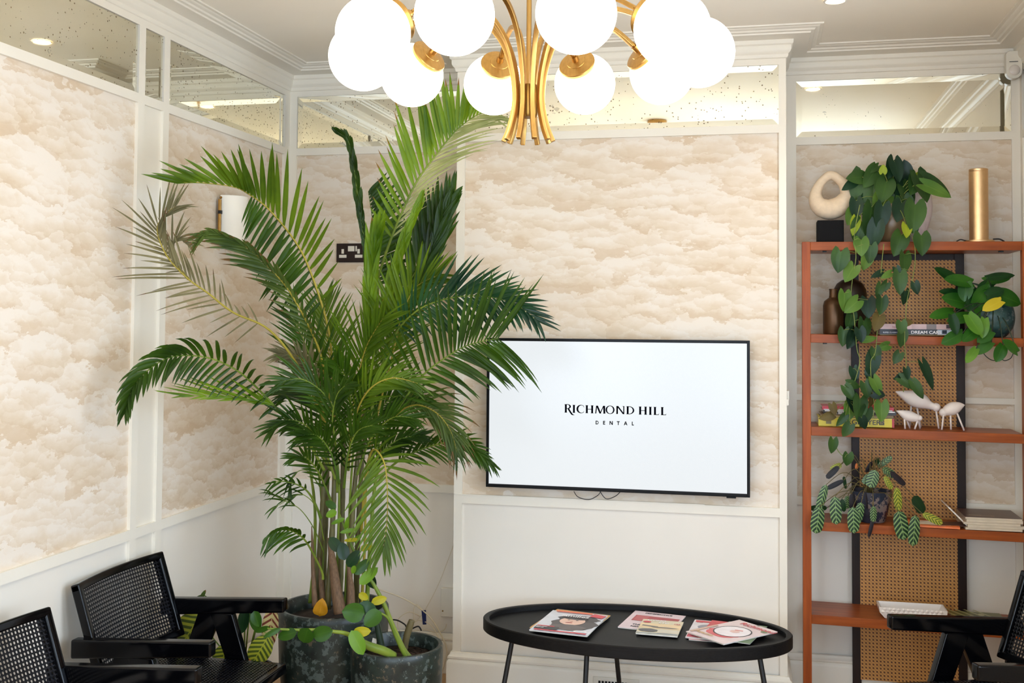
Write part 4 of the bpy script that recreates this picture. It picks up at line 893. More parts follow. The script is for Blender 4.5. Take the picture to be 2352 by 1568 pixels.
# --- fifth board: white dish and a green patterned book
def build_dish():
    z = bz(4, 2.12) + .002; y0, y1 = .095, .215; x0 = atY(2019, 1385, y0).x; x1 = atY(2177, 1385, y0).x; h = .052
    c = V(((x0 + x1) / 2, (y0 + y1) / 2, z)); t = thing('serving_dish', 'white rectangular ceramic dish with quilted sides on the fifth shelf', 'dish', c)
    m = MB()
    def loop(f, zz): return [(lerp(c.x, x0, f), lerp(c.y, y0, f), zz), (lerp(c.x, x1, f), lerp(c.y, y0, f), zz), (lerp(c.x, x1, f), lerp(c.y, y1, f), zz), (lerp(c.x, x0, f), lerp(c.y, y1, f), zz)]
    L = [loop(.80, z), loop(.84, z + .004), loop(.98, z + h * .55), loop(1.0, z + h), loop(.95, z + h), loop(.80, z + .008)]
    vs = [p for l in L for p in l]; m.add(vs, [(3, 2, 1, 0), (20, 21, 22, 23)] + [(i * 4 + j, i * 4 + (j + 1) % 4, i * 4 + 4 + (j + 1) % 4, i * 4 + 4 + j) for i in range(5) for j in range(4)])
    W = mat('white_glazed_ceramic', (228, 220, 214), .28, var=.01); b = m.build('bowl', W, t, bevel=.002)
    m = MB()
    for r_ in range(2):
        for i in range(13):
            u = (i + .5 + .5 * (r_ % 2)) / 14; f = (.985, 1.0)[r_]; zz = z + h * (.62 + .24 * r_); hw = (x1 - x0) / 28 * .98
            cx = lerp(x0 + .006, x1 - .006, u); yy = lerp(c.y, y0, .984 + .012 * r_)
            m.add([(cx - hw, yy, zz), (cx, yy, zz - h * .15), (cx + hw, yy, zz), (cx, yy, zz + h * .15), (cx, yy - .005, zz)], [(0, 1, 4), (1, 2, 4), (2, 3, 4), (3, 0, 4)])
    m.build('quilted_band', W, b)
build_dish()
t = magazine('book', 'olive green patterned flat book at right end of the fifth shelf', 'book', (atY(2250, 1405, .2).x - .01, .19, bz(4, 2.45) + .0026), 0, .22, .19, .012, (112, 112, 62), [('r', (176, 172, 120), .1 + .18 * i, .5, .05, 1.5, .5) for i in range(5)] + [('e', (190, 184, 140), .2 + .2 * i, .3 + .2 * (i % 3), .12, .2) for i in range(4)], [])
# ------------------------------------------------------------------ plant helpers
def leaf(m, base, tipdir, nrm, L, W, heart=0.0, fold=.18, curl=.15, mi=0, rows=8, shape=(.55, .8), wave=0):
    """one blade: base point, direction towards the tip, face normal; UV x across, y along"""
    d = V(tipdir).normalized(); n = V(nrm); n = (n - d * n.dot(d)); n = n.normalized() if n.length > 1e-6 else d.orthogonal(); s = d.cross(n)
    vs = []; uv = []; C = (-1, -.55, 0, .55, 1)
    a, b = shape; pk = (a / (a + b)) ** a * (b / (a + b)) ** b
    for i in range(rows + 1):
        t = i / rows; w_ = W * .5 * (max(t, 0.0) ** a * (1 - t) ** b) / pk if 0 < t < 1 else (W * .5 * .18 * (1 if heart and t == 0 else 0))
        if heart and t < .35: w_ = max(w_, W * .5 * lerp(.62, 1, t / .35)) if t > 0 else W * .5 * .62
        for c in C:
            y = t - heart * .24 * abs(c) ** 1.5 * (1 - t) ** 3 + (heart * .10 * (1 - abs(abs(c) - .55) * 2) * (1 - t) ** 4 * -1 if heart else 0)
            z = fold * abs(c) * w_ - curl * L * t * t + (wave * math.sin(9 * t + 3 * c) * W if wave else 0)
            vs.append(V(base) + d * (L * y) + s * (c * w_) + n * z); uv.append((.5 + .5 * c, t))
    k = len(C); m.add(vs, [(i * k + j, i * k + j + 1, (i + 1) * k + j + 1, (i + 1) * k + j) for i in range(rows) for j in range(k - 1)], mi, uv)

def ang(deg): a = math.radians(deg); return math.cos(a), math.sin(a)      # image angle: 0 right, 90 up

# ------------------------------------------------------------------ big palm
M['palm_green'] = leaf_mat('palm_leaf_mature', (24, 46, 10), (68, 102, 20), .36, .36, tip=(116, 70, 34), tipat=1.10)
M['palm_mid'] = leaf_mat('palm_leaf_middle_age', (52, 80, 14), (108, 136, 28), .36, .36, tip=(130, 84, 40), tipat=1.06)
M['palm_fresh'] = leaf_mat('palm_leaf_fresh', (66, 102, 12), (134, 166, 28), .38, .42, tip=(150, 86, 40), tipat=1.0)
M['palm_tipped'] = leaf_mat('palm_leaf_fresh_scorched_tips', (66, 102, 12), (134, 166, 28), .38, .42, tip=(140, 78, 40), tipat=.90)
M['palm_dry'] = leaf_mat('palm_leaf_dry', (92, 88, 58), (142, 132, 92), .6, .2, tip=(104, 78, 52), tipat=.9)
M['palm_brown'] = leaf_mat('palm_leaf_browning', (44, 66, 28), (92, 110, 44), .45, .3, tip=(110, 78, 42), tipat=.84)
M['palm_stalk'] = leaf_mat('palm_stalk_green', (74, 104, 34), (136, 150, 56), .4, .05)
M['palm_stalk_y'] = leaf_mat('palm_stalk_yellow', (140, 124, 40), (176, 160, 66), .4, .05)
M['cane_stem'] = mat('palm_cane_stem', (88, 84, 42), .55, var=.16, scale=10, stretch=(12, 12, 2))
M['sheath'] = mat('dry_brown_sheath', (108, 82, 58), .7, var=.16, scale=12, stretch=(14, 14, 2))
M['soil'] = mat('dark_soil', (44, 32, 24), .95, var=.3, scale=60, bump=.6)
M['pot_glaze'] = glaze_mat('mottled_green_glaze', (12, 19, 17), (36, 47, 41), (92, 104, 100), (112, 96, 74), .36, 13)
RNG = random.Random(7)
def frond(root, pts, mats_, Lr=(0, 60, 20, .3), Ll=(0, 60, 20, .3), n=(0, 0, 1), count=40, t0=.12, width=.02, lift=.12, rad=.0065, prof=None, jit=.12, t1=1.0, seg=6):
    """pts: (px,py,depth) along the midrib. Lr/Ll: (leaflet length in px, angle at base, angle at tip, droop) right / left of the direction of growth; n: face normal in camera axes"""
    N = 70; P = [atD(*q) for q in spline(pts, N)]; nn = (RT * n[0] + UP * n[1] - FW * n[2]).normalized(); G = V((0, 0, -1))
    k = pts[len(pts) // 2][2] / FPX; m = MB()
    def prf(t): return (.45 + .55 * min(1, t / .30)) if t < .30 else lerp(1, .42, ((t - .30) / .70) ** 1.3)
    for i in range(count):
        tt = (i + .5) / count; t = t0 + (t1 - t0) * tt; j = min(N - 1, int(t * N)); p = P[j].lerp(P[j + 1], t * N - j); T = (P[min(N, j + 2)] - P[max(0, j - 1)]).normalized()
        n2 = (nn - T * nn.dot(T)).normalized(); Sd = T.cross(n2)
        for sgn, (Lp, a0, a1, dr) in ((1, Lr), (-1, Ll)):
            if Lp <= 0: continue
            L = Lp * k * (prof or prf)(tt) * (1 + RNG.uniform(-jit, jit)); a = math.radians(lerp(a0, a1, tt ** .8) + RNG.uniform(-5, 5))
            d = (T * math.cos(a) + Sd * (sgn * math.sin(a)) + n2 * (lift + RNG.uniform(-.08, .08))).normalized()
            W = width * (.65 + .35 * math.sin(PI * min(1, .15 + tt * .8))) * RNG.uniform(.85, 1.1)
            vs = []; uv = []; q = V(p); dd = V(d); st = L / seg; tw = RNG.uniform(-.25, .25)
            for s in range(seg + 1):
                u = s / seg; sd = dd.cross(n2); sd = sd.normalized() if sd.length > .05 else Sd
                sd = (sd + n2 * tw).normalized(); nr = sd.cross(dd).normalized()
                w_ = W * .5 * (min(1, .35 + 3 * u)) * (1 - u ** 3) ** .9 if u < 1 else .0002
                vs += [q - sd * w_ + nr * (w_ * .5), q, q + sd * w_ + nr * (w_ * .5)]; uv += [(0, u), (.5, u), (1, u)]
                dd = (dd + G * (dr * .9 / seg * (.4 + 1.4 * u))).normalized(); q = q + dd * st
            m.add(vs, [(3 * s + c, 3 * s + c + 1, 3 * s + c + 4, 3 * s + c + 3) for s in range(seg) for c in (0, 1)], 0, uv)
    # terminal pair
    o = m.build('frond', mats_[0], root, smooth=True)
    MB().tube(P, [lerp(rad, .0012, (i / N) ** .8) for i in range(N + 1)], 6).build('midrib', mats_[1], o, smooth=True)
    return o
def build_palm():
    c = atD(767, 1388, 4.80); r = 126 * 4.80 / FPX; zt = c.z; cx, cy = c.x, c.y
    t = thing('potted_palm', 'tall areca palm with arching fronds in a big dark mottled pot', 'plant', (cx, cy, 0))
    MB().lathe([(0, 0), (r * .80, 0), (r * .84, .01), (r * .97, zt * .55), (r * 1.0, zt - .03), (r * .995, zt - .008), (r * .97, zt), (r * .92, zt), (r * .885, zt - .012), (r * .87, zt - .07)], (cx, cy, 0), 64).build('pot', M['pot_glaze'], t, smooth='auto')
    MB().lathe([(0, zt - .045), (r * .5, zt - .048), (r * .885, zt - .06)], (cx, cy, 0), 40).build('soil', M['soil'], t, smooth=True)
    H = (M['palm_mid'], M['palm_stalk_y']); G, F, D, B = (M['palm_green'], M['palm_stalk']), (M['palm_fresh'], M['palm_stalk']), (M['palm_dry'], M['palm_stalk_y']), (M['palm_brown'], M['palm_stalk_y'])
    # stems out of the soil: (px,py) foot -> top, depth, radius px
    for pts, rr, mm in (([(724, 1392, 4.72), (736, 1250, 4.74), (745, 1100, 4.76), (752, 985, 4.78)], 9, 'cane_stem'), ([(752, 1398, 4.66), (762, 1240, 4.7), (768, 1090, 4.74), (766, 960, 4.76)], 8, 'cane_stem'), ([(778, 1400, 4.80), (784, 1240, 4.8), (788, 1080, 4.8), (792, 950, 4.8)], 9, 'cane_stem'),
                        ([(800, 1404, 4.68), (806, 1250, 4.7), (818, 1080, 4.74), (838, 940, 4.78)], 8, 'cane_stem'), ([(818, 1398, 4.86), (822, 1230, 4.86), (832, 1060, 4.86), (850, 900, 4.86)], 8, 'cane_stem'), ([(740, 1390, 4.88), (748, 1220, 4.88), (752, 1040, 4.88), (742, 900, 4.88)], 7, 'cane_stem'),
                        ([(768, 1396, 4.74), (776, 1250, 4.74), (778, 1100, 4.72), (760, 940, 4.7)], 4, 'palm_stalk'), ([(792, 1400, 4.74), (800, 1240, 4.74), (808, 1080, 4.72), (822, 930, 4.7)], 4, 'palm_stalk'), ([(734, 1390, 4.78), (742, 1260, 4.8), (736, 1120, 4.8), (716, 990, 4.78)], 4, 'palm_stalk'), ([(830, 1398, 4.8), (838, 1250, 4.8), (842, 1110, 4.78), (866, 960, 4.76)], 4, 'palm_stalk_y'), ([(842, 1396, 4.8), (850, 1260, 4.8), (862, 1110, 4.82), (896, 960, 4.82)], 6, 'palm_stalk'), ([(712, 1384, 4.8), (722, 1280, 4.8), (722, 1150, 4.8), (700, 1010, 4.78)], 5, 'palm_stalk')):
        S_ = spline(pts, 28); k = 4.75 / FPX; m = MB(); m.tube([atD(*q) for q in S_], [rr * k * lerp(.92, .5, i / 28) * (1 + (.10 if i % 5 == 0 else 0)) for i in range(29)], 10); m.build('stem', M[mm], t, smooth=True)
    # papery brown sheaths at the foot
    for pts in ([(782, 1408, 4.60, 15), (772, 1350, 4.62, 12), (764, 1290, 4.66, 9), (756, 1235, 4.7, 4)], [(806, 1398, 4.6, 9), (806, 1350, 4.62, 8), (800, 1300, 4.66, 3)], [(724, 1392, 4.62, 7), (720, 1330, 4.64, 5), (718, 1270, 4.66, 4), (716, 1208, 4.68, 1)], [(744, 1396, 4.66, 8), (738, 1340, 4.68, 6), (734, 1280, 4.7, 2)]):
        S_ = spline(pts, 16); m = MB(); m.tube([atD(x, y, d) for x, y, d, q in S_], [max(.001, q * 4.7 / FPX) for x, y, d, q in S_], 10); m.build('sheath', M['sheath'], t, smooth=True)
    # fronds ------------------------------------------------------------------
    # upper left, arching far out to the left wall
    frond(t, [(775, 940, 4.76), (765, 850, 4.74), (752, 745, 4.70), (713, 623, 4.64), (678, 554, 4.58), (619, 482, 4.50), (573, 447, 4.42), (535, 429, 4.35), (458, 419, 4.25), (404, 420, 4.19)], H, (172, 62, 14, .05), (0, 0, 0, 0), count=33, t0=.26, width=.023)
    frond(t, [(775, 940, 4.77), (765, 850, 4.75), (751, 745, 4.71), (712, 623, 4.65), (677, 554, 4.59), (618, 482, 4.51), (573, 447, 4.43), (535, 429, 4.36), (458, 420, 4.26), (400, 422, 4.20)], G, (0, 0, 0, 0), (150, 122, 100, .30), count=24, t0=.26, t1=.66, width=.022)  # shaded side of the same frond, its shade put into a darker leaf colour
    # browning one under it
    frond(t, [(765, 960, 4.70), (740, 830, 4.66), (714, 758, 4.60), (663, 666, 4.52), (619, 615, 4.46), (573, 572, 4.40), (522, 544, 4.33), (484, 533, 4.28), (460, 548, 4.24)], B, (52, 22, 8, .3), (120, 34, 12, .25), count=44, t0=.18, width=.015)
    # dried grey one curling on itself
    frond(t, [(750, 980, 4.66), (690, 850, 4.58), (619, 758, 4.48), (535, 717, 4.38), (479, 674, 4.30), (433, 641, 4.25), (390, 597, 4.21), (367, 554, 4.18), (362, 518, 4.17), (384, 488, 4.18), (404, 474, 4.2)], D, (92, 42, 20, .30), (120, 62, 24, .15), count=34, t0=.22, width=.010, jit=.35, lift=.0)
    frond(t, [(433, 641, 4.26), (400, 600, 4.23), (392, 566, 4.22), (410, 548, 4.22), (440, 560, 4.24)], D, (60, 40, 20, .4), (70, 50, 20, .3), count=16, t0=.1, width=.010, jit=.4)
    # low arch on the left, leaflets folding over
    frond(t, [(760, 1080, 4.70), (720, 1020, 4.62), (678, 982, 4.55), (599, 899, 4.42), (545, 851, 4.34), (484, 823, 4.26), (423, 816, 4.20), (376, 826, 4.15), (328, 861, 4.10), (303, 897, 4.07), (290, 940, 4.05)], G, (104, 68, 14, .95), (92, 74, 20, .70), count=34, t0=.20, width=.019, lift=.35)
    # short light fan pointing left
    frond(t, [(745, 1080, 4.6), (690, 985, 4.54), (640, 940, 4.48), (615, 926, 4.45), (560, 915, 4.38), (500, 910, 4.32), (415, 908, 4.24)], F, (150, 20, 6, .0), (60, 12, 5, .1), count=12, t0=.42, width=.011, lift=.05)
    # tall one rising to the chandelier
    frond(t, [(836, 900, 4.80), (846, 760, 4.78), (862, 660, 4.76), (896, 553, 4.74), (928, 476, 4.72), (959, 413, 4.70), (998, 360, 4.68), (1033, 315, 4.66), (1060, 288, 4.65), (1100, 262, 4.63), (1135, 246, 4.62)], (M['palm_tipped'], M['palm_stalk']), (0, 0, 0, 0), (170, 54, 42, .0), count=34, t0=.30, width=.024, lift=.05)
    frond(t, [(837, 900, 4.80), (847, 760, 4.78), (863, 660, 4.76), (897, 553, 4.74), (929, 476, 4.72), (960, 413, 4.70), (999, 360, 4.68), (1034, 315, 4.66), (1061, 288, 4.65), (1101, 262, 4.63), (1150, 262, 4.62)], (M['palm_pale'], M['palm_stalk']), (0, 0, 0, 0) if 0 else (170, 26, 26, .35), (0, 0, 0, 0), count=36, t0=.30, width=.011, lift=.1)
    # dark half closed upright
    frond(t, [(826, 920, 4.90), (838, 740, 4.92), (840, 588, 4.94), (826, 483, 4.94), (812, 378, 4.93), (800, 325, 4.92), (776, 303, 4.9)], (M['palm_green'], M['palm_stalk']), (46, 12, 6, .0), (40, 10, 6, .0), count=40, t0=.30, width=.024, lift=0)
    # behind it, flat dark frond with horizontal leaflets
    frond(t, [(850, 900, 4.98), (868, 700, 5.02), (866, 600, 5.04), (858, 520, 5.05), (846, 440, 5.05)], G, (130, 82, 50, .05), (0, 0, 0, 0), count=26, t0=.34, width=.026, lift=0)
    # dark fan right of the middle
    frond(t, [(862, 930, 4.92), (890, 790, 4.94), (930, 680, 4.95), (968, 590, 4.96), (1005, 510, 4.96), (1040, 450, 4.96)], G, (90, 20, 10, .0), (140, 44, 20, .0), count=26, t0=.30, width=.028, lift=0)
    frond(t, [(862, 930, 4.88), (900, 800, 4.9), (950, 690, 4.92), (985, 600, 4.93), (1010, 520, 4.93), (1030, 470, 4.93)], G, (110, 18, 10, .0), (100, 16, 10, .0), count=24, t0=.36, width=.032, lift=0)
    # bright young spears in the middle
    frond(t, [(842, 980, 4.68), (846, 820, 4.66), (850, 700, 4.64), (856, 600, 4.62), (866, 540, 4.60)], F, (130, 10, 6, .0), (130, 10, 6, .0), count=20, t0=.25, width=.030, lift=0)
    frond(t, [(850, 960, 4.70), (868, 800, 4.68), (892, 680, 4.66), (920, 580, 4.65), (962, 468, 4.64)], F, (90, 7, 4, .0), (90, 7, 4, .0), count=26, t0=.25, width=.032, lift=0)
    # shiny arch to the right over the television corner
    frond(t, [(850, 960, 4.72), (880, 830, 4.68), (915, 756, 4.64), (960, 712, 4.60), (1010, 690, 4.57), (1066, 680, 4.54), (1127, 682, 4.52), (1185, 700, 4.50), (1236, 737, 4.49)], (M['palm_gloss'], M['palm_stalk']), (120, 70, 16, .95), (135, 48, 16, .12), count=36, t0=.24, width=.018, lift=.15)
    # lower right, in front of the screen edge
    frond(t, [(850, 1060, 4.66), (885, 985, 4.62), (923, 925, 4.58), (972, 861, 4.54), (1025, 820, 4.51), (1066, 796, 4.49), (1106, 784, 4.47), (1145, 777, 4.46)], G, (150, 66, 42, .5), (175, 72, 44, .0), count=26, t0=.30, width=.019, lift=.08, prof=lambda t: .62 + .38 * min(1, t / .4))
    frond(t, [(846, 1030, 4.72), (880, 900, 4.70), (905, 800, 4.68), (925, 720, 4.66), (955, 660, 4.64), (1010, 630, 4.6)], H, (130, 50, 16, .3), (160, 56, 20, .05), count=34, t0=.26, width=.014)
    # drooping ones low right
    frond(t, [(858, 1080, 4.70), (890, 990, 4.66), (919, 945, 4.62), (960, 930, 4.58), (1005, 950, 4.55), (1035, 990, 4.53), (1050, 1040, 4.52)], B, (115, 40, 14, .9), (110, 46, 16, .8), count=30, t0=.36, width=.011, jit=.3)
    frond(t, [(860, 1120, 4.74), (900, 1070, 4.70), (964, 1033, 4.66), (1041, 1014, 4.62), (1086, 1030, 4.60), (1130, 1066, 4.58)], G, (84, 40, 12, .7), (70, 40, 12, .4), count=34, t0=.25, width=.012)
    # bright drooping frond in front
    frond(t, [(830, 1220, 4.60), (838, 1110, 4.54), (848, 1050, 4.48), (862, 1032, 4.44), (882, 1061, 4.40), (889, 1110, 4.38), (890, 1171, 4.36), (886, 1225, 4.35), (880, 1262, 4.35)], H, (150, 88, 16, .55), (140, 84, 16, .5), count=21, t0=.36, width=.016, lift=.2)
    # small ones at the foot, left
    frond(t, [(742, 1330, 4.64), (737, 1307, 4.63), (706, 1248, 4.58), (684, 1226, 4.55), (663, 1217, 4.52), (638, 1218, 4.49), (612, 1236, 4.46)], G, (48, 50, 16, 2.0), (92, 64, 22, 1.0), count=11, t0=.30, width=.017, lift=.1)
    frond(t, [(738, 1190, 4.68), (715, 1140, 4.64), (690, 1116, 4.6), (650, 1105, 4.55), (620, 1110, 4.5)], G, (40, 40, 16, .7), (70, 40, 16, .7), count=7, t0=.35, width=.012)
    for pts, mm in (([(744, 1270, 4.7), (722, 1215, 4.66), (690, 1170, 4.62), (655, 1150, 4.58), (620, 1130, 4.54)], G), ([(744, 1240, 4.7), (728, 1170, 4.66), (704, 1140, 4.62), (680, 1138, 4.6), (622, 1170, 4.56)], G), ([(736, 1120, 4.7), (712, 1085, 4.66), (690, 1080, 4.64), (672, 1096, 4.62), (668, 1125, 4.6)], G)):
        frond(t, pts, mm, (62, 16, 6, .8), (62, 16, 6, .8), count=3, t0=.5, width=.009, rad=.0028, lift=0)
    # filling the dense middle
    for pts, mm, cnt, Lf in (
        ([(756, 1020, 4.72), (735, 900, 4.7), (705, 800, 4.66), (668, 720, 4.62)], G, 22, 130), ([(770, 1000, 4.80), (764, 880, 4.82), (752, 780, 4.84), (745, 690, 4.86)], H, 24, 130),
        ([(800, 1010, 4.70), (816, 900, 4.68), (840, 800, 4.64), (880, 730, 4.60)], H, 24, 150), ([(815, 1000, 4.82), (850, 880, 4.84), (890, 770, 4.86), (915, 690, 4.88)], H, 24, 140),
        ([(790, 1060, 4.60), (775, 960, 4.52), (740, 900, 4.46), (690, 870, 4.42), (640, 880, 4.38)], G, 22, 100), ([(800, 1060, 4.56), (815, 960, 4.48), (848, 895, 4.42), (900, 868, 4.38), (960, 880, 4.36)], H, 22, 96),
        ([(770, 1100, 4.64), (740, 1020, 4.58), (700, 975, 4.52), (655, 965, 4.48), (622, 990, 4.46)], G, 20, 84), ([(820, 1090, 4.62), (850, 1010, 4.56), (900, 960, 4.5), (950, 960, 4.47)], G, 20, 90),
        ([(775, 1130, 4.58), (772, 1030, 4.50), (764, 960, 4.44), (775, 905, 4.40), (800, 880, 4.36)], G, 18, 84), ([(764, 1160, 4.7), (735, 1090, 4.66), (702, 1050, 4.62), (672, 1052, 4.6)], G, 14, 60),
        ([(745, 960, 4.7), (722, 870, 4.66), (688, 820, 4.62), (640, 812, 4.58)], D, 18, 84), ([(770, 1060, 4.86), (745, 960, 4.9), (700, 900, 4.92), (650, 905, 4.92)], G, 24, 110), ([(820, 1060, 4.86), (858, 960, 4.88), (910, 910, 4.9), (965, 925, 4.9)], G, 24, 110),
        ([(790, 1120, 4.56), (800, 1040, 4.46), (822, 990, 4.4), (860, 975, 4.36)], G, 20, 90), ([(780, 1110, 4.56), (760, 1040, 4.48), (728, 1000, 4.42), (690, 1000, 4.38)], G, 20, 90), ([(800, 1080, 4.66), (806, 960, 4.6), (800, 880, 4.56), (770, 830, 4.5)], G, 24, 120), ([(830, 1130, 4.7), (868, 1050, 4.66), (915, 1010, 4.62), (968, 1000, 4.6)], G, 20, 76)):
        frond(t, pts, mm, (Lf, 46, 18, .28), (Lf, 46, 18, .28), count=cnt, t0=.18, width=.0135, jit=.25, lift=RNG.uniform(-.1, .3), n=(RNG.uniform(-.4, .4), RNG.uniform(.0, .5), 1))
    # fallen yellow leaf on the soil
    m = MB(); leaf(m, atD(733, 1414, 4.60), cdir(.2, .9, .2), cdir(.2, .2, 1), .075, .062, fold=.4, curl=.2, wave=.06); m.build('fallen_leaf', leaf_mat('yellow_dead_leaf', (176, 120, 20), (214, 156, 34), .5, .2), t, smooth=True, label='yellow fallen leaf on the soil')
M['palm_pale'] = leaf_mat('palm_leaf_underside', (112, 126, 66), (186, 188, 128), .4, .35, tip=(110, 84, 50), tipat=1.1)
M['palm_gloss'] = leaf_mat('palm_leaf_glossy', (18, 46, 34), (52, 92, 52), .16, .2, tip=(124, 66, 34), tipat=1.14)
build_palm()

# ------------------------------------------------------------------ smaller pot with round-leaved stems
M['zz_leaf'] = leaf_mat('round_leaf_green', (30, 64, 16), (66, 106, 28), .3, .25); M['zz_dark'] = leaf_mat('round_leaf_dark', (20, 46, 28), (40, 74, 36), .3, .15)
M['zz_yellow'] = leaf_mat('round_leaf_yellowing', (150, 148, 24), (196, 182, 36), .35, .3, tip=(190, 110, 40), tipat=1.05); M['zz_lime'] = leaf_mat('round_leaf_lime', (84, 128, 24), (122, 160, 42), .32, .3)
def build_zz():
    D0 = 4.50; c = atD(912, 1478, D0); r = 106 * D0 / FPX; zt = c.z
    t = thing('potted_plant', 'sparse round-leaved plant with leaning stems in the smaller mottled pot', 'plant', (c.x, c.y, 0))
    MB().lathe([(0, 0), (r * .80, 0), (r * .85, .01), (r * .97, zt * .6), (r * 1.0, zt - .03), (r * .995, zt - .006), (r * .975, zt), (r * .90, zt), (r * .87, zt - .01), (r * .85, zt - .09)], (c.x, c.y, 0), 64).build('pot', M['pot_glaze'], t, smooth='auto')
    MB().lathe([(0, zt - .060), (r * .5, zt - .058), (r * .87, zt - .055)], (c.x, c.y, 0), 40).build('soil', mat('dry_brown_soil', (92, 62, 44), .95, var=.3, scale=50, bump=.5), t, smooth=True)
    def stem(pts, leaves, name='stem', mm='palm_stalk'):
        S_ = spline(pts, 28); k = D0 / FPX; o = MB().tube([atD(x, y, d) for x, y, d, q in S_], [q * k for x, y, d, q in S_], 9).build(name, M[mm], t, smooth=True)
        for px, py, d, L, W, an, key in leaves:
            m = MB(); ca, sa = ang(an); h = L * k / 2; ce = atD(px, py, d); dv = (RT * ca + UP * sa).normalized()
            leaf(m, ce - dv * h, cdir(ca, sa, RNG.uniform(-.2, .3)), cdir(RNG.uniform(-.3, .3), RNG.uniform(.0, .5), 1), L * k, W * k, shape=(.5, .6), fold=.15, curl=.12); m.build('leaf', M[key], o, smooth=True)
    stem([(940, 1512, 4.42, 9), (925, 1490, 4.42, 7), (902, 1438, 4.42, 6), (881, 1385, 4.42, 5), (856, 1338, 4.42, 4), (831, 1304, 4.42, 3.4), (803, 1242, 4.42, 3), (780, 1180, 4.42, 1.5)],
         [(759, 1159, 4.41, 30, 17, 150, 'zz_leaf'), (761, 1179, 4.40, 26, 18, 200, 'zz_lime'), (797, 1200, 4.41, 30, 10, 80, 'zz_lime'), (776, 1196, 4.41, 34, 10, 200, 'zz_lime'), (821, 1236, 4.40, 26, 12, 40, 'zz_lime'), (840, 1257, 4.40, 26, 15, 20, 'zz_yellow'), (768, 1250, 4.40, 40, 26, 130, 'zz_dark'), (788, 1266, 4.39, 40, 28, 100, 'zz_dark'), (812, 1282, 4.38, 46, 26, 55, 'zz_dark'), (798, 1218, 4.4, 34, 10, 190, 'zz_lime'),
          (831, 1302, 4.37, 46, 22, 45, 'zz_leaf'), (846, 1323, 4.36, 54, 24, 42, 'zz_lime'), (835, 1369, 4.36, 24, 17, 330, 'zz_yellow'), (871, 1379, 4.36, 36, 19, 12, 'zz_yellow'), (852, 1335, 4.44, 44, 26, 280, 'zz_dark'), (812, 1308, 4.36, 20, 12, 250, 'zz_lime'), (806, 1240, 4.39, 36, 9, 185, 'zz_yellow')])
    stem([(905, 1506, 4.36, 9), (880, 1494, 4.33, 10), (845, 1482, 4.30, 9), (799, 1456, 4.25, 5), (766, 1450, 4.22, 4), (727, 1446, 4.19, 3.4), (678, 1446, 4.16, 3), (614, 1443, 4.12, 2)],
         [(659, 1457, 4.14, 44, 25, 195, 'zz_leaf'), (701, 1461, 4.16, 38, 36, 250, 'zz_leaf'), (741, 1454, 4.18, 44, 34, 15, 'zz_leaf'), (822, 1474, 4.22, 58, 32, 300, 'zz_lime'), (832, 1449, 4.24, 40, 22, 8, 'zz_yellow'), (625, 1452, 4.12, 40, 12, 205, 'zz_leaf'), (600, 1447, 4.12, 40, 12, 200, 'zz_leaf'), (590, 1420, 4.12, 34, 24, 290, 'zz_leaf')])
    stem([(935, 1512, 4.38, 6), (922, 1488, 4.36, 5), (905, 1450, 4.34, 4), (890, 1418, 4.32, 3), (866, 1404, 4.3, 2)], [(812, 1404, 4.29, 50, 42, 170, 'zz_leaf'), (842, 1396, 4.3, 30, 44, 80, 'zz_dark'), (856, 1418, 4.28, 46, 36, 215, 'zz_leaf')])
    stem([(878, 1500, 4.46, 9), (872, 1465, 4.46, 8), (866, 1432, 4.46, 7)], [], 'cut_stem', 'zz_stub')
    stem([(928, 1498, 4.52, 7), (934, 1462, 4.52, 8), (942, 1436, 4.52, 8), (946, 1424, 4.52, 7)], [], 'cut_stem', 'zz_stub2')
    m = MB(); m.box((-.01, -.001, 0), (.01, .001, .022), M=Matrix.Translation(atD(859, 1478, 4.46)) @ Matrix.Rotation(.2, 4, 'Y')); m.build('plant_label', M['white_plastic'], t)
M['zz_stub'] = mat('dark_green_stub', (34, 52, 34), .45, var=.1); M['zz_stub2'] = mat('brown_green_stub', (96, 84, 52), .55, var=.2, scale=12)
build_zz()

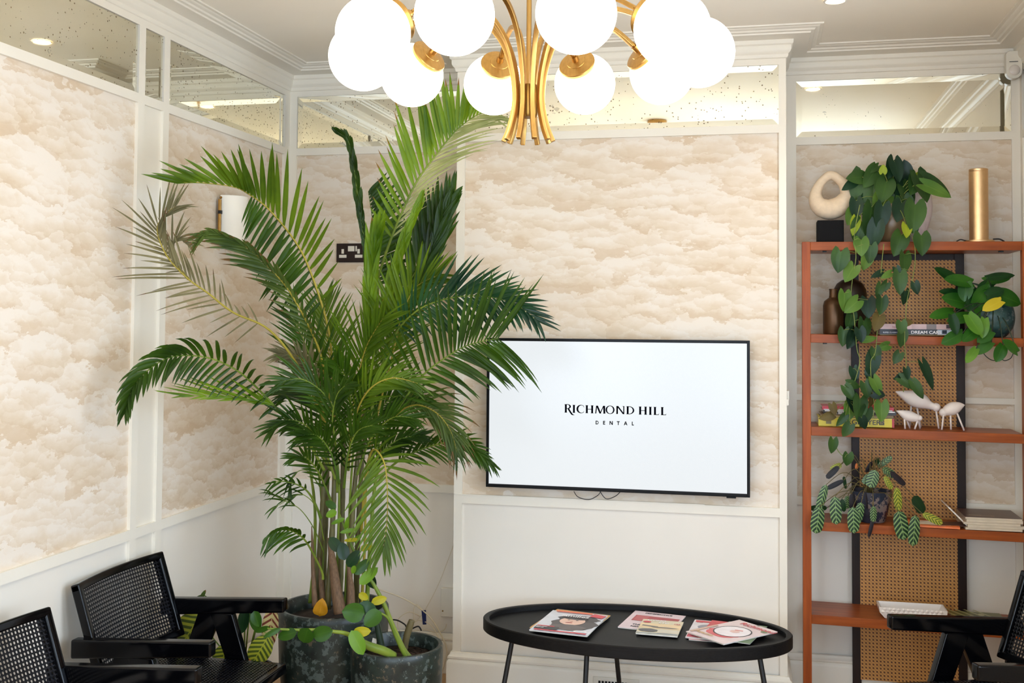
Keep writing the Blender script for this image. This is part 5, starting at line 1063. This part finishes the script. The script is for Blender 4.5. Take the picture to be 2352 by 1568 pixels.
# ------------------------------------------------------------------ striped plant behind the armchair
M['stripe_lime'] = stripe_leaf_mat('yellow_green_striped_leaf', (74, 92, 26), (170, 176, 50), n=7, tip=(176, 92, 40)); M['stripe_pink'] = stripe_leaf_mat('cream_and_maroon_leaf', (122, 58, 46), (206, 190, 132), n=6, duty=.6)
def build_prayer():
    c = atD(560, 1520, 4.66); t = thing('striped_plant', 'yellow-green striped leafy plant behind the black armchair', 'plant', (c.x, c.y, 0))
    MB().lathe([(0, 0), (.09, 0), (.12, .30), (.125, .31), (.115, .31), (.11, .27), (0, .27)], (c.x, c.y, 0), 36).build('pot', M['black_plastic'], t, smooth='auto')
    base = V((c.x, c.y, .27))
    for px, py, L, W, an, key, d in ((436, 1450, 100, 76, 235, 'stripe_lime', 4.6), (410, 1475, 80, 46, 215, 'stripe_lime', 4.62), (598, 1492, 78, 52, 240, 'stripe_lime', 4.6), (622, 1440, 96, 42, 262, 'stripe_pink', 4.64), (560, 1424, 60, 26, 262, 'zz_dark', 4.62), (588, 1424, 52, 28, 280, 'zz_leaf', 4.6), (512, 1512, 70, 50, 250, 'stripe_lime', 4.64), (466, 1366, 28, 9, 60, 'palm_brown', 4.62), (456, 1378, 34, 18, 220, 'palm_brown', 4.62), (388, 1520, 60, 40, 210, 'stripe_lime', 4.62)):
        k = d / FPX; ca, sa = ang(an); ce = atD(px, py, d); dv = (RT * ca + UP * sa).normalized(); b = ce - dv * (L * k / 2)
        o = MB().tube([base + (b - base) * 0, base.lerp(b, .5) + V((0, 0, .12)), b], [.004, .003, .002], 7).build('stalk', M['palm_stalk'], t, smooth=True)
        m = MB(); leaf(m, b, cdir(ca, sa, .15), cdir(RNG.uniform(-.3, .3), .3, 1), L * k, W * k, shape=(.55, .6), fold=.2, curl=.12, rows=10); m.build('leaf', M[key], o, smooth=True)
build_prayer()

# ------------------------------------------------------------------ trailing heart-leaf plant on the top board
M['heart'] = leaf_mat('heart_leaf_green', (34, 62, 32), (74, 108, 48), .34, .22); M['heart_lt'] = leaf_mat('heart_leaf_light', (74, 116, 42), (122, 156, 70), .36, .3); M['heart_dk'] = leaf_mat('heart_leaf_dark', (16, 40, 28), (36, 66, 40), .34, .12)
M['heart_y'] = leaf_mat('heart_leaf_lime', (136, 164, 32), (180, 190, 54), .38, .3); M['vine'] = mat('vine_stem', (122, 136, 62), .5, var=.15, scale=30)
M['heart_br'] = leaf_mat('heart_leaf_olive_brown', (78, 66, 30), (112, 96, 48), .5, .2)
def build_trailing():
    yp = .165; b = on(0, 2050, yp); k = mpp(yp); t = thing('trailing_plant', 'trailing heart-leaf plant in a brownish round pot on the top board', 'plant', b)
    zt = zpx(2050, 470, yp)
    MB().lathe([(0, b.z), (26 * k, b.z), (33 * k, b.z + 8 * k), (42 * k, b.z + 38 * k), (42 * k, b.z + 58 * k), (36 * k, zt - 6 * k), (33 * k, zt), (30 * k, zt), (32 * k, zt - 12 * k), (0, zt - 14 * k)], V((b.x, b.y, 0)), 40).build('pot', mat('smoky_brown_glaze', (122, 100, 72), .3, var=.12, scale=10), t, smooth='auto')
    Y0, Y1 = .115, .036       # crown depth, hanging strands in front of the boards
    crown = [(1962, 408, 34, 26, 185, 'heart'), (1950, 425, 34, 18, 215, 'heart_dk'), (2008, 388, 22, 12, 220, 'heart'), (2028, 388, 16, 14, 90, 'heart_y'), (2045, 388, 40, 26, 250, 'heart_dk'), (2060, 392, 42, 26, 285, 'heart_dk'), (1980, 440, 70, 48, 262, 'heart'), (1998, 408, 44, 30, 235, 'heart'), (2024, 412, 46, 26, 225, 'heart'), (2006, 455, 60, 32, 222, 'heart'), (2028, 440, 44, 34, 250, 'heart'), (2020, 466, 42, 34, 235, 'heart_lt'), (2072, 415, 44, 34, 280, 'heart_dk'), (2082, 398, 36, 26, 300, 'heart_dk'), (2108, 405, 22, 16, 60, 'heart_y'), (2098, 425, 40, 30, 250, 'heart'), (2118, 430, 56, 40, 292, 'heart'), (2152, 426, 66, 24, 330, 'heart'), (2150, 437, 56, 24, 335, 'heart_lt'), (2086, 450, 46, 34, 300, 'heart'), (2068, 455, 44, 34, 245, 'heart_dk'), (2048, 492, 44, 40, 262, 'heart_lt'), (2098, 500, 56, 38, 262, 'heart'), (2080, 480, 44, 34, 285, 'heart'), (1998, 506, 58, 38, 262, 'heart'), (1955, 498, 34, 26, 240, 'heart_lt'), (1966, 482, 40, 24, 270, 'heart_dk'), (1962, 520, 34, 18, 255, 'heart_y'), (1974, 532, 44, 36, 255, 'heart'), (2010, 540, 50, 30, 262, 'heart_dk'), (2024, 500, 50, 30, 262, 'heart_dk'), (2081, 530, 26, 20, 270, 'heart_y'), (2106, 524, 26, 8, 268, 'heart_dk'), (2052, 420, 50, 36, 265, 'heart_dk'), (2036, 470, 44, 30, 275, 'heart'), (2064, 486, 40, 30, 250, 'heart_dk'), (1990, 470, 40, 30, 250, 'heart_dk')]
    fo = None; base = V((b.x, b.y, zt - .01)); vs_ = MB(); stems = MB()
    def put(px, py, L, W, an, key, Y):
        ca, sa = ang(an); kk = mpp(Y); ce = atY(px, py, Y); dv = (RT * ca + UP * sa); bp = ce - dv * (L * kk * .45)
        m = MB(); leaf(m, bp, cdir(ca, sa, RNG.uniform(-.05, .35)), cdir(RNG.uniform(-.35, .35), RNG.uniform(.0, .4), 1), L * kk, W * kk, heart=1, shape=(.35, .85), fold=.22, curl=.14, rows=9)
        return m, bp, key
    for px, py, L, W, an, key in crown:
        m, bp, key = put(px, py, L * 1.2, W * 1.35, an, key, (Y0 if py < 500 else .045) + RNG.uniform(-.045, .05) * (1 if py < 500 else .5))
        mid = base.lerp(bp, .6) + V((0, -.01, .03)); o = MB().tube(spline([tuple(base), tuple(mid), tuple(bp)], 8), .0016, 5).build('petiole', M['vine'], t, smooth=True)
        m.build('leaf', M[key], o, smooth=True)
    strands = [
        ([(1975, 470), (1962, 540), (1966, 590), (1958, 640), (1955, 680), (1962, 730), (1968, 800), (1975, 830), (1962, 880), (1950, 920)], [(1928, 600, 46, 36, 262, 'heart'), (1977, 568, 36, 30, 268, 'heart_lt'), (1999, 583, 40, 26, 265, 'heart'), (1990, 600, 38, 26, 255, 'heart_lt'), (1950, 628, 40, 30, 235, 'heart_lt'), (1938, 692, 40, 28, 265, 'heart_lt'), (1955, 703, 40, 28, 220, 'heart_lt'), (1992, 708, 40, 32, 268, 'heart_dk'), (1952, 738, 34, 26, 255, 'heart'), (1984, 758, 44, 30, 270, 'heart'), (1937, 775, 36, 24, 265, 'heart'), (1955, 780, 40, 28, 250, 'heart_dk'), (1998, 778, 30, 14, 10, 'heart_lt'), (1976, 770, 30, 24, 280, 'heart_dk'), (1962, 860, 30, 22, 280, 'heart_dk'), (1961, 884, 30, 18, 345, 'heart'), (1950, 902, 34, 22, 300, 'heart'), (1960, 928, 42, 30, 285, 'heart_dk'), (1972, 940, 50, 32, 262, 'heart'), (1984, 958, 40, 28, 250, 'heart'), (1950, 945, 38, 26, 262, 'heart_lt'), (1932, 965, 30, 16, 230, 'heart'), (1914, 940, 24, 16, 285, 'heart_br'), (1898, 957, 30, 18, 195, 'heart_br'), (1945, 988, 30, 22, 240, 'heart'), (1984, 972, 26, 18, 290, 'heart_dk')]),
        ([(2030, 560), (2024, 620), (2020, 690), (2015, 760), (2010, 810), (2000, 830), (2002, 880), (2008, 930), (2005, 960)], [(2003, 838, 48, 30, 262, 'heart_dk'), (2012, 815, 30, 22, 280, 'heart'), (2014, 888, 40, 24, 295, 'heart_lt'), (1990, 895, 34, 24, 285, 'heart'), (2018, 905, 26, 20, 350, 'heart_dk'), (2002, 920, 30, 14, 262, 'heart_br'), (2024, 945, 40, 28, 268, 'heart_lt'), (1998, 862, 30, 20, 270, 'heart_dk'), (2028, 796, 26, 18, 195, 'heart_lt'), (2014, 742, 34, 26, 250, 'heart_br'), (2024, 702, 36, 26, 265, 'heart'), (2014, 630, 30, 14, 200, 'heart_dk'), (2035, 632, 26, 14, 205, 'heart_lt'), (2018, 668, 30, 18, 250, 'heart'), (2030, 660, 26, 18, 235, 'heart')]),
        ([(2085, 520), (2100, 560), (2102, 600), (2096, 640), (2085, 680), (2080, 730), (2078, 790), (2082, 850), (2075, 900)], [(2062, 562, 48, 36, 250, 'heart'), (2116, 562, 44, 34, 270, 'heart'), (2077, 605, 42, 28, 268, 'heart'), (2062, 625, 22, 16, 290, 'heart_dk'), (2066, 650, 46, 28, 268, 'heart'), (2104, 662, 26, 18, 285, 'heart_dk'), (2078, 683, 30, 20, 268, 'heart_dk'), (2070, 752, 26, 22, 270, 'heart'), (2072, 778, 34, 22, 265, 'heart'), (2060, 822, 26, 20, 240, 'heart'), (2085, 740, 20, 16, 0, 'heart_br'), (2065, 866, 24, 14, 200, 'heart_dk'), (2083, 858, 24, 16, 280, 'heart_dk'), (2088, 880, 44, 22, 328, 'heart'), (2108, 895, 40, 20, 300, 'heart'), (2130, 862, 60, 22, 292, 'heart_dk')]),
        ([(1908, 1000), (1925, 1035), (1940, 1050)], [(1912, 1024, 30, 22, 265, 'heart'), (1947, 1055, 26, 22, 265, 'heart')])]
    for pts, lv in strands:
        o = MB().tube(spline([tuple(atY(x, y, Y1 + .006 * math.sin(y * .05))) for x, y in pts], 40), .0019, 6).build('vine', M['vine'], t, smooth=True)
        for q in lv:
            m, bp, key = put(q[0], q[1], q[2] * 1.08, q[3] * 1.22, q[4], q[5], Y1 + RNG.uniform(-.025, .02)); m.build('leaf', M[key], o, smooth=True)
            near = min((atY(x, y, Y1) for x, y in spline([tuple(p) for p in pts], 30)), key=lambda w_: (w_ - bp).length)
            MB().tube([near, (near + bp) / 2 + V((0, -.004, .006)), bp], .0012, 5).build('petiole', M['vine'], o, smooth=True)
build_trailing()

# ------------------------------------------------------------------ glossy plant in the round blue-green pot
M['pothos'] = leaf_mat('glossy_leaf_green', (30, 84, 26), (70, 128, 40), .22, .25); M['pothos_dk'] = leaf_mat('glossy_leaf_dark', (16, 50, 22), (36, 84, 34), .22, .15); M['pothos_lt'] = leaf_mat('glossy_leaf_light', (70, 128, 34), (120, 168, 60), .24, .3); M['pothos_y'] = leaf_mat('glossy_leaf_yellow', (214, 190, 40), (232, 214, 70), .35, .3)
M['pot_blue'] = glaze_mat('blue_green_glaze', (22, 54, 58), (70, 106, 106), (124, 142, 142), (132, 106, 74), .25, 13)
def build_pothos():
    yp = .19; b = on(1, 2278, yp); k = mpp(yp); t = thing('glossy_leaf_plant', 'glossy green plant with one yellow leaf in a round blue-green pot', 'plant', b)
    R = 48 * k; pr = [(0, 0), (.42 * R, 0), (.62 * R, .06 * R), (.9 * R, .42 * R), (1.0 * R, .9 * R), (.94 * R, 1.35 * R), (.80 * R, 1.62 * R), (.74 * R, 1.66 * R), (.70 * R, 1.6 * R), (.72 * R, 1.4 * R)]
    MB().lathe([(max(0, r), b.z + z) for r, z in spline(pr, 40)], V((b.x, b.y, 0)), 48).build('pot', M['pot_blue'], t, smooth=True)
    MB().lathe([(0, b.z + 1.42 * R), (.74 * R, b.z + 1.42 * R)], V((b.x, b.y, 0)), 28).build('soil', M['soil'], t)
    base = V((b.x, b.y, b.z + 1.45 * R))
    for px, py, L, W, an, key in ((2178, 634, 68, 28, 145, 'pothos_dk'), (2202, 644, 64, 30, 170, 'pothos'), (2180, 670, 46, 16, 175, 'pothos_dk'), (2196, 690, 66, 34, 165, 'pothos'), (2163, 720, 56, 26, 190, 'pothos'), (2204, 730, 60, 26, 188, 'pothos'), (2254, 676, 50, 34, 60, 'pothos'), (2216, 668, 44, 30, 260, 'pothos'), (2288, 640, 56, 24, 10, 'pothos'), (2296, 634, 60, 18, 8, 'pothos_dk'), (2312, 684, 58, 40, 340, 'pothos'), (2280, 700, 46, 26, 205, 'pothos_y'), (2252, 708, 42, 30, 290, 'pothos'), (2236, 744, 52, 30, 300, 'pothos_lt'), (2258, 752, 44, 22, 260, 'pothos_lt'), (2228, 766, 52, 26, 215, 'pothos'), (2188, 776, 52, 28, 205, 'pothos'), (2262, 772, 40, 26, 215, 'pothos'), (2260, 798, 44, 22, 215, 'pothos'), (2230, 815, 40, 20, 230, 'pothos_lt'), (2296, 810, 40, 26, 245, 'pothos'), (2320, 795, 44, 26, 140, 'pothos'), (2284, 672, 40, 26, 20, 'pothos_dk'), (2234, 690, 50, 30, 240, 'pothos_dk'), (2190, 744, 44, 22, 280, 'pothos_dk'), (2262, 655, 40, 22, 200, 'pothos_dk')):
        Y = .045 if key == 'pothos_y' else (.025 if py > 740 else .12) + RNG.uniform(-.03, .03) * (.5 if py > 740 else 1); kk = mpp(Y, 2230); ca, sa = ang(an); ce = atY(px, py, Y); bp = ce - (RT * ca + UP * sa) * (L * kk * .48)
        mid = base.lerp(bp, .5) + V((0, -.03, .03)); o = MB().tube(spline([tuple(base), tuple(mid), tuple(bp)], 10), .0024, 6).build('petiole', M['zz_stub'], t, smooth=True)
        m = MB(); leaf(m, bp, cdir(ca, sa, RNG.uniform(0, .3)), cdir(RNG.uniform(-.3, .3), RNG.uniform(.2, .7), 1), L * kk * 1.05, W * kk * 1.12, heart=.35, shape=(.48, .68), fold=.16, curl=.10, rows=9); m.build('leaf', M[key], o, smooth=True)
    for pts in ([(2255, 800), (2262, 815), (2276, 826), (2290, 828)], [(2328, 808), (2322, 822), (2308, 828), (2298, 822)]): MB().tube(spline([tuple(atY(x, y, .06)) for x, y in pts], 14), .002, 6).build('vine', M['zz_stub'], t, smooth=True)
build_pothos()

# ------------------------------------------------------------------ drooping striped plant on the fourth board
M['stripe'] = stripe_leaf_mat('green_striped_leaf', (26, 58, 34), (136, 168, 104), n=6, duty=.40, slant=1.5); M['stripe_dk'] = leaf_mat('striped_leaf_underside', (22, 18, 22), (44, 34, 38), .4, .1); M['stripe_y'] = stripe_leaf_mat('yellowing_striped_leaf', (96, 116, 36), (192, 190, 70), n=6, duty=.45, slant=1.5)
def build_calathea():
    yp = .18; b = on(3, 1998, yp); k = mpp(yp, 2000); t = thing('drooping_striped_plant', 'plant with drooping herringbone-striped leaves in dark pot on fourth shelf', 'plant', b)
    h = 70 * k
    MB().lathe([(0, 0 + b.z), (30 * k, b.z), (32 * k, b.z + 3 * k), (45 * k, b.z + h * .8), (47 * k, b.z + h), (43 * k, b.z + h), (40 * k, b.z + h * .8)], V((b.x, b.y, 0)), 44).build('pot', glaze_mat('dark_blue_flaking_glaze', (24, 28, 40), (52, 58, 74), (150, 132, 122), (110, 92, 84), .25, 7), t, smooth='auto')
    MB().lathe([(0, b.z + h * .86), (43 * k, b.z + h * .84)], V((b.x, b.y, 0)), 28).build('soil', M['soil'], t)
    base = V((b.x, b.y, b.z + h * .86))
    for px, py, L, W, an, key, Y in ((1888, 1142, 62, 20, 252, 'stripe', .06), (1878, 1194, 62, 32, 262, 'stripe', .045), (1919, 1172, 64, 27, 272, 'stripe', .05), (1946, 1153, 30, 16, 265, 'stripe', .12), (1960, 1194, 60, 28, 272, 'stripe', .045), (1973, 1178, 50, 22, 258, 'stripe', .06), (2006, 1180, 36, 16, 268, 'stripe', .05), (2000, 1212, 44, 9, 255, 'stripe_dk', .05), (2062, 1146, 54, 20, 275, 'stripe_y', .06), (2070, 1206, 66, 34, 280, 'stripe', .045), (2099, 1218, 70, 26, 264, 'stripe', .045), (2142, 1190, 50, 18, 335, 'stripe_y', .06), (2004, 1099, 42, 27, 250, 'stripe', .10), (2042, 1084, 34, 20, 330, 'stripe', .12), (2032, 1060, 40, 14, 38, 'stripe', .16), (1996, 1072, 28, 10, 240, 'stripe_dk', .15), (1912, 1084, 40, 14, 222, 'stripe_dk', .10), (1920, 1072, 30, 14, 205, 'stripe_y', .11), (1918, 1112, 44, 12, 205, 'stripe_dk', .10), (2062, 1098, 46, 14, 318, 'stripe_dk', .12), (1990, 1100, 26, 16, 235, 'stripe', .11), (2040, 1108, 34, 14, 300, 'stripe_y', .10), (2110, 1158, 44, 26, 300, 'zz_dark', .16), (1880, 1166, 40, 14, 180, 'zz_dark', .14), (2018, 1062, 22, 14, 120, 'zz_dark', .17), (1955, 1152, 36, 10, 270, 'stripe_dk', .09), (1936, 1160, 30, 12, 280, 'zz_dark', .1), (1968, 1070, 14, 8, 80, 'yellow_bud', .15), (1940, 1108, 30, 8, 100, 'zz_dark', .15), (1990, 1150, 40, 5, 275, 'stripe_dk', .09)):
        kk = mpp(Y, 2000); ca, sa = ang(an); ce = atY(px, py, Y); bp = ce - (RT * ca + UP * sa) * (L * kk * .5)
        mid = base.lerp(bp, .55) + V((0, -.01, max(.02, .06 + (bp.z - base.z) * .3))); o = MB().tube(spline([tuple(base), tuple(mid), tuple(bp)], 12), .0016, 6).build('stalk', M['cal_stalk'], t, smooth=True)
        m = MB(); leaf(m, bp, cdir(ca, sa, .1), cdir(RNG.uniform(-.15, .15), .25, 1), L * kk, W * kk, shape=(.34, .30), fold=-.12, curl=.06, rows=12); m.build('leaf', M[key], o, smooth=True)
M['cal_stalk'] = mat('wiry_olive_stalk', (98, 86, 44), .55, var=.15, scale=30); M['yellow_bud'] = mat('orange_bud', (206, 110, 40), .5)
build_calathea()
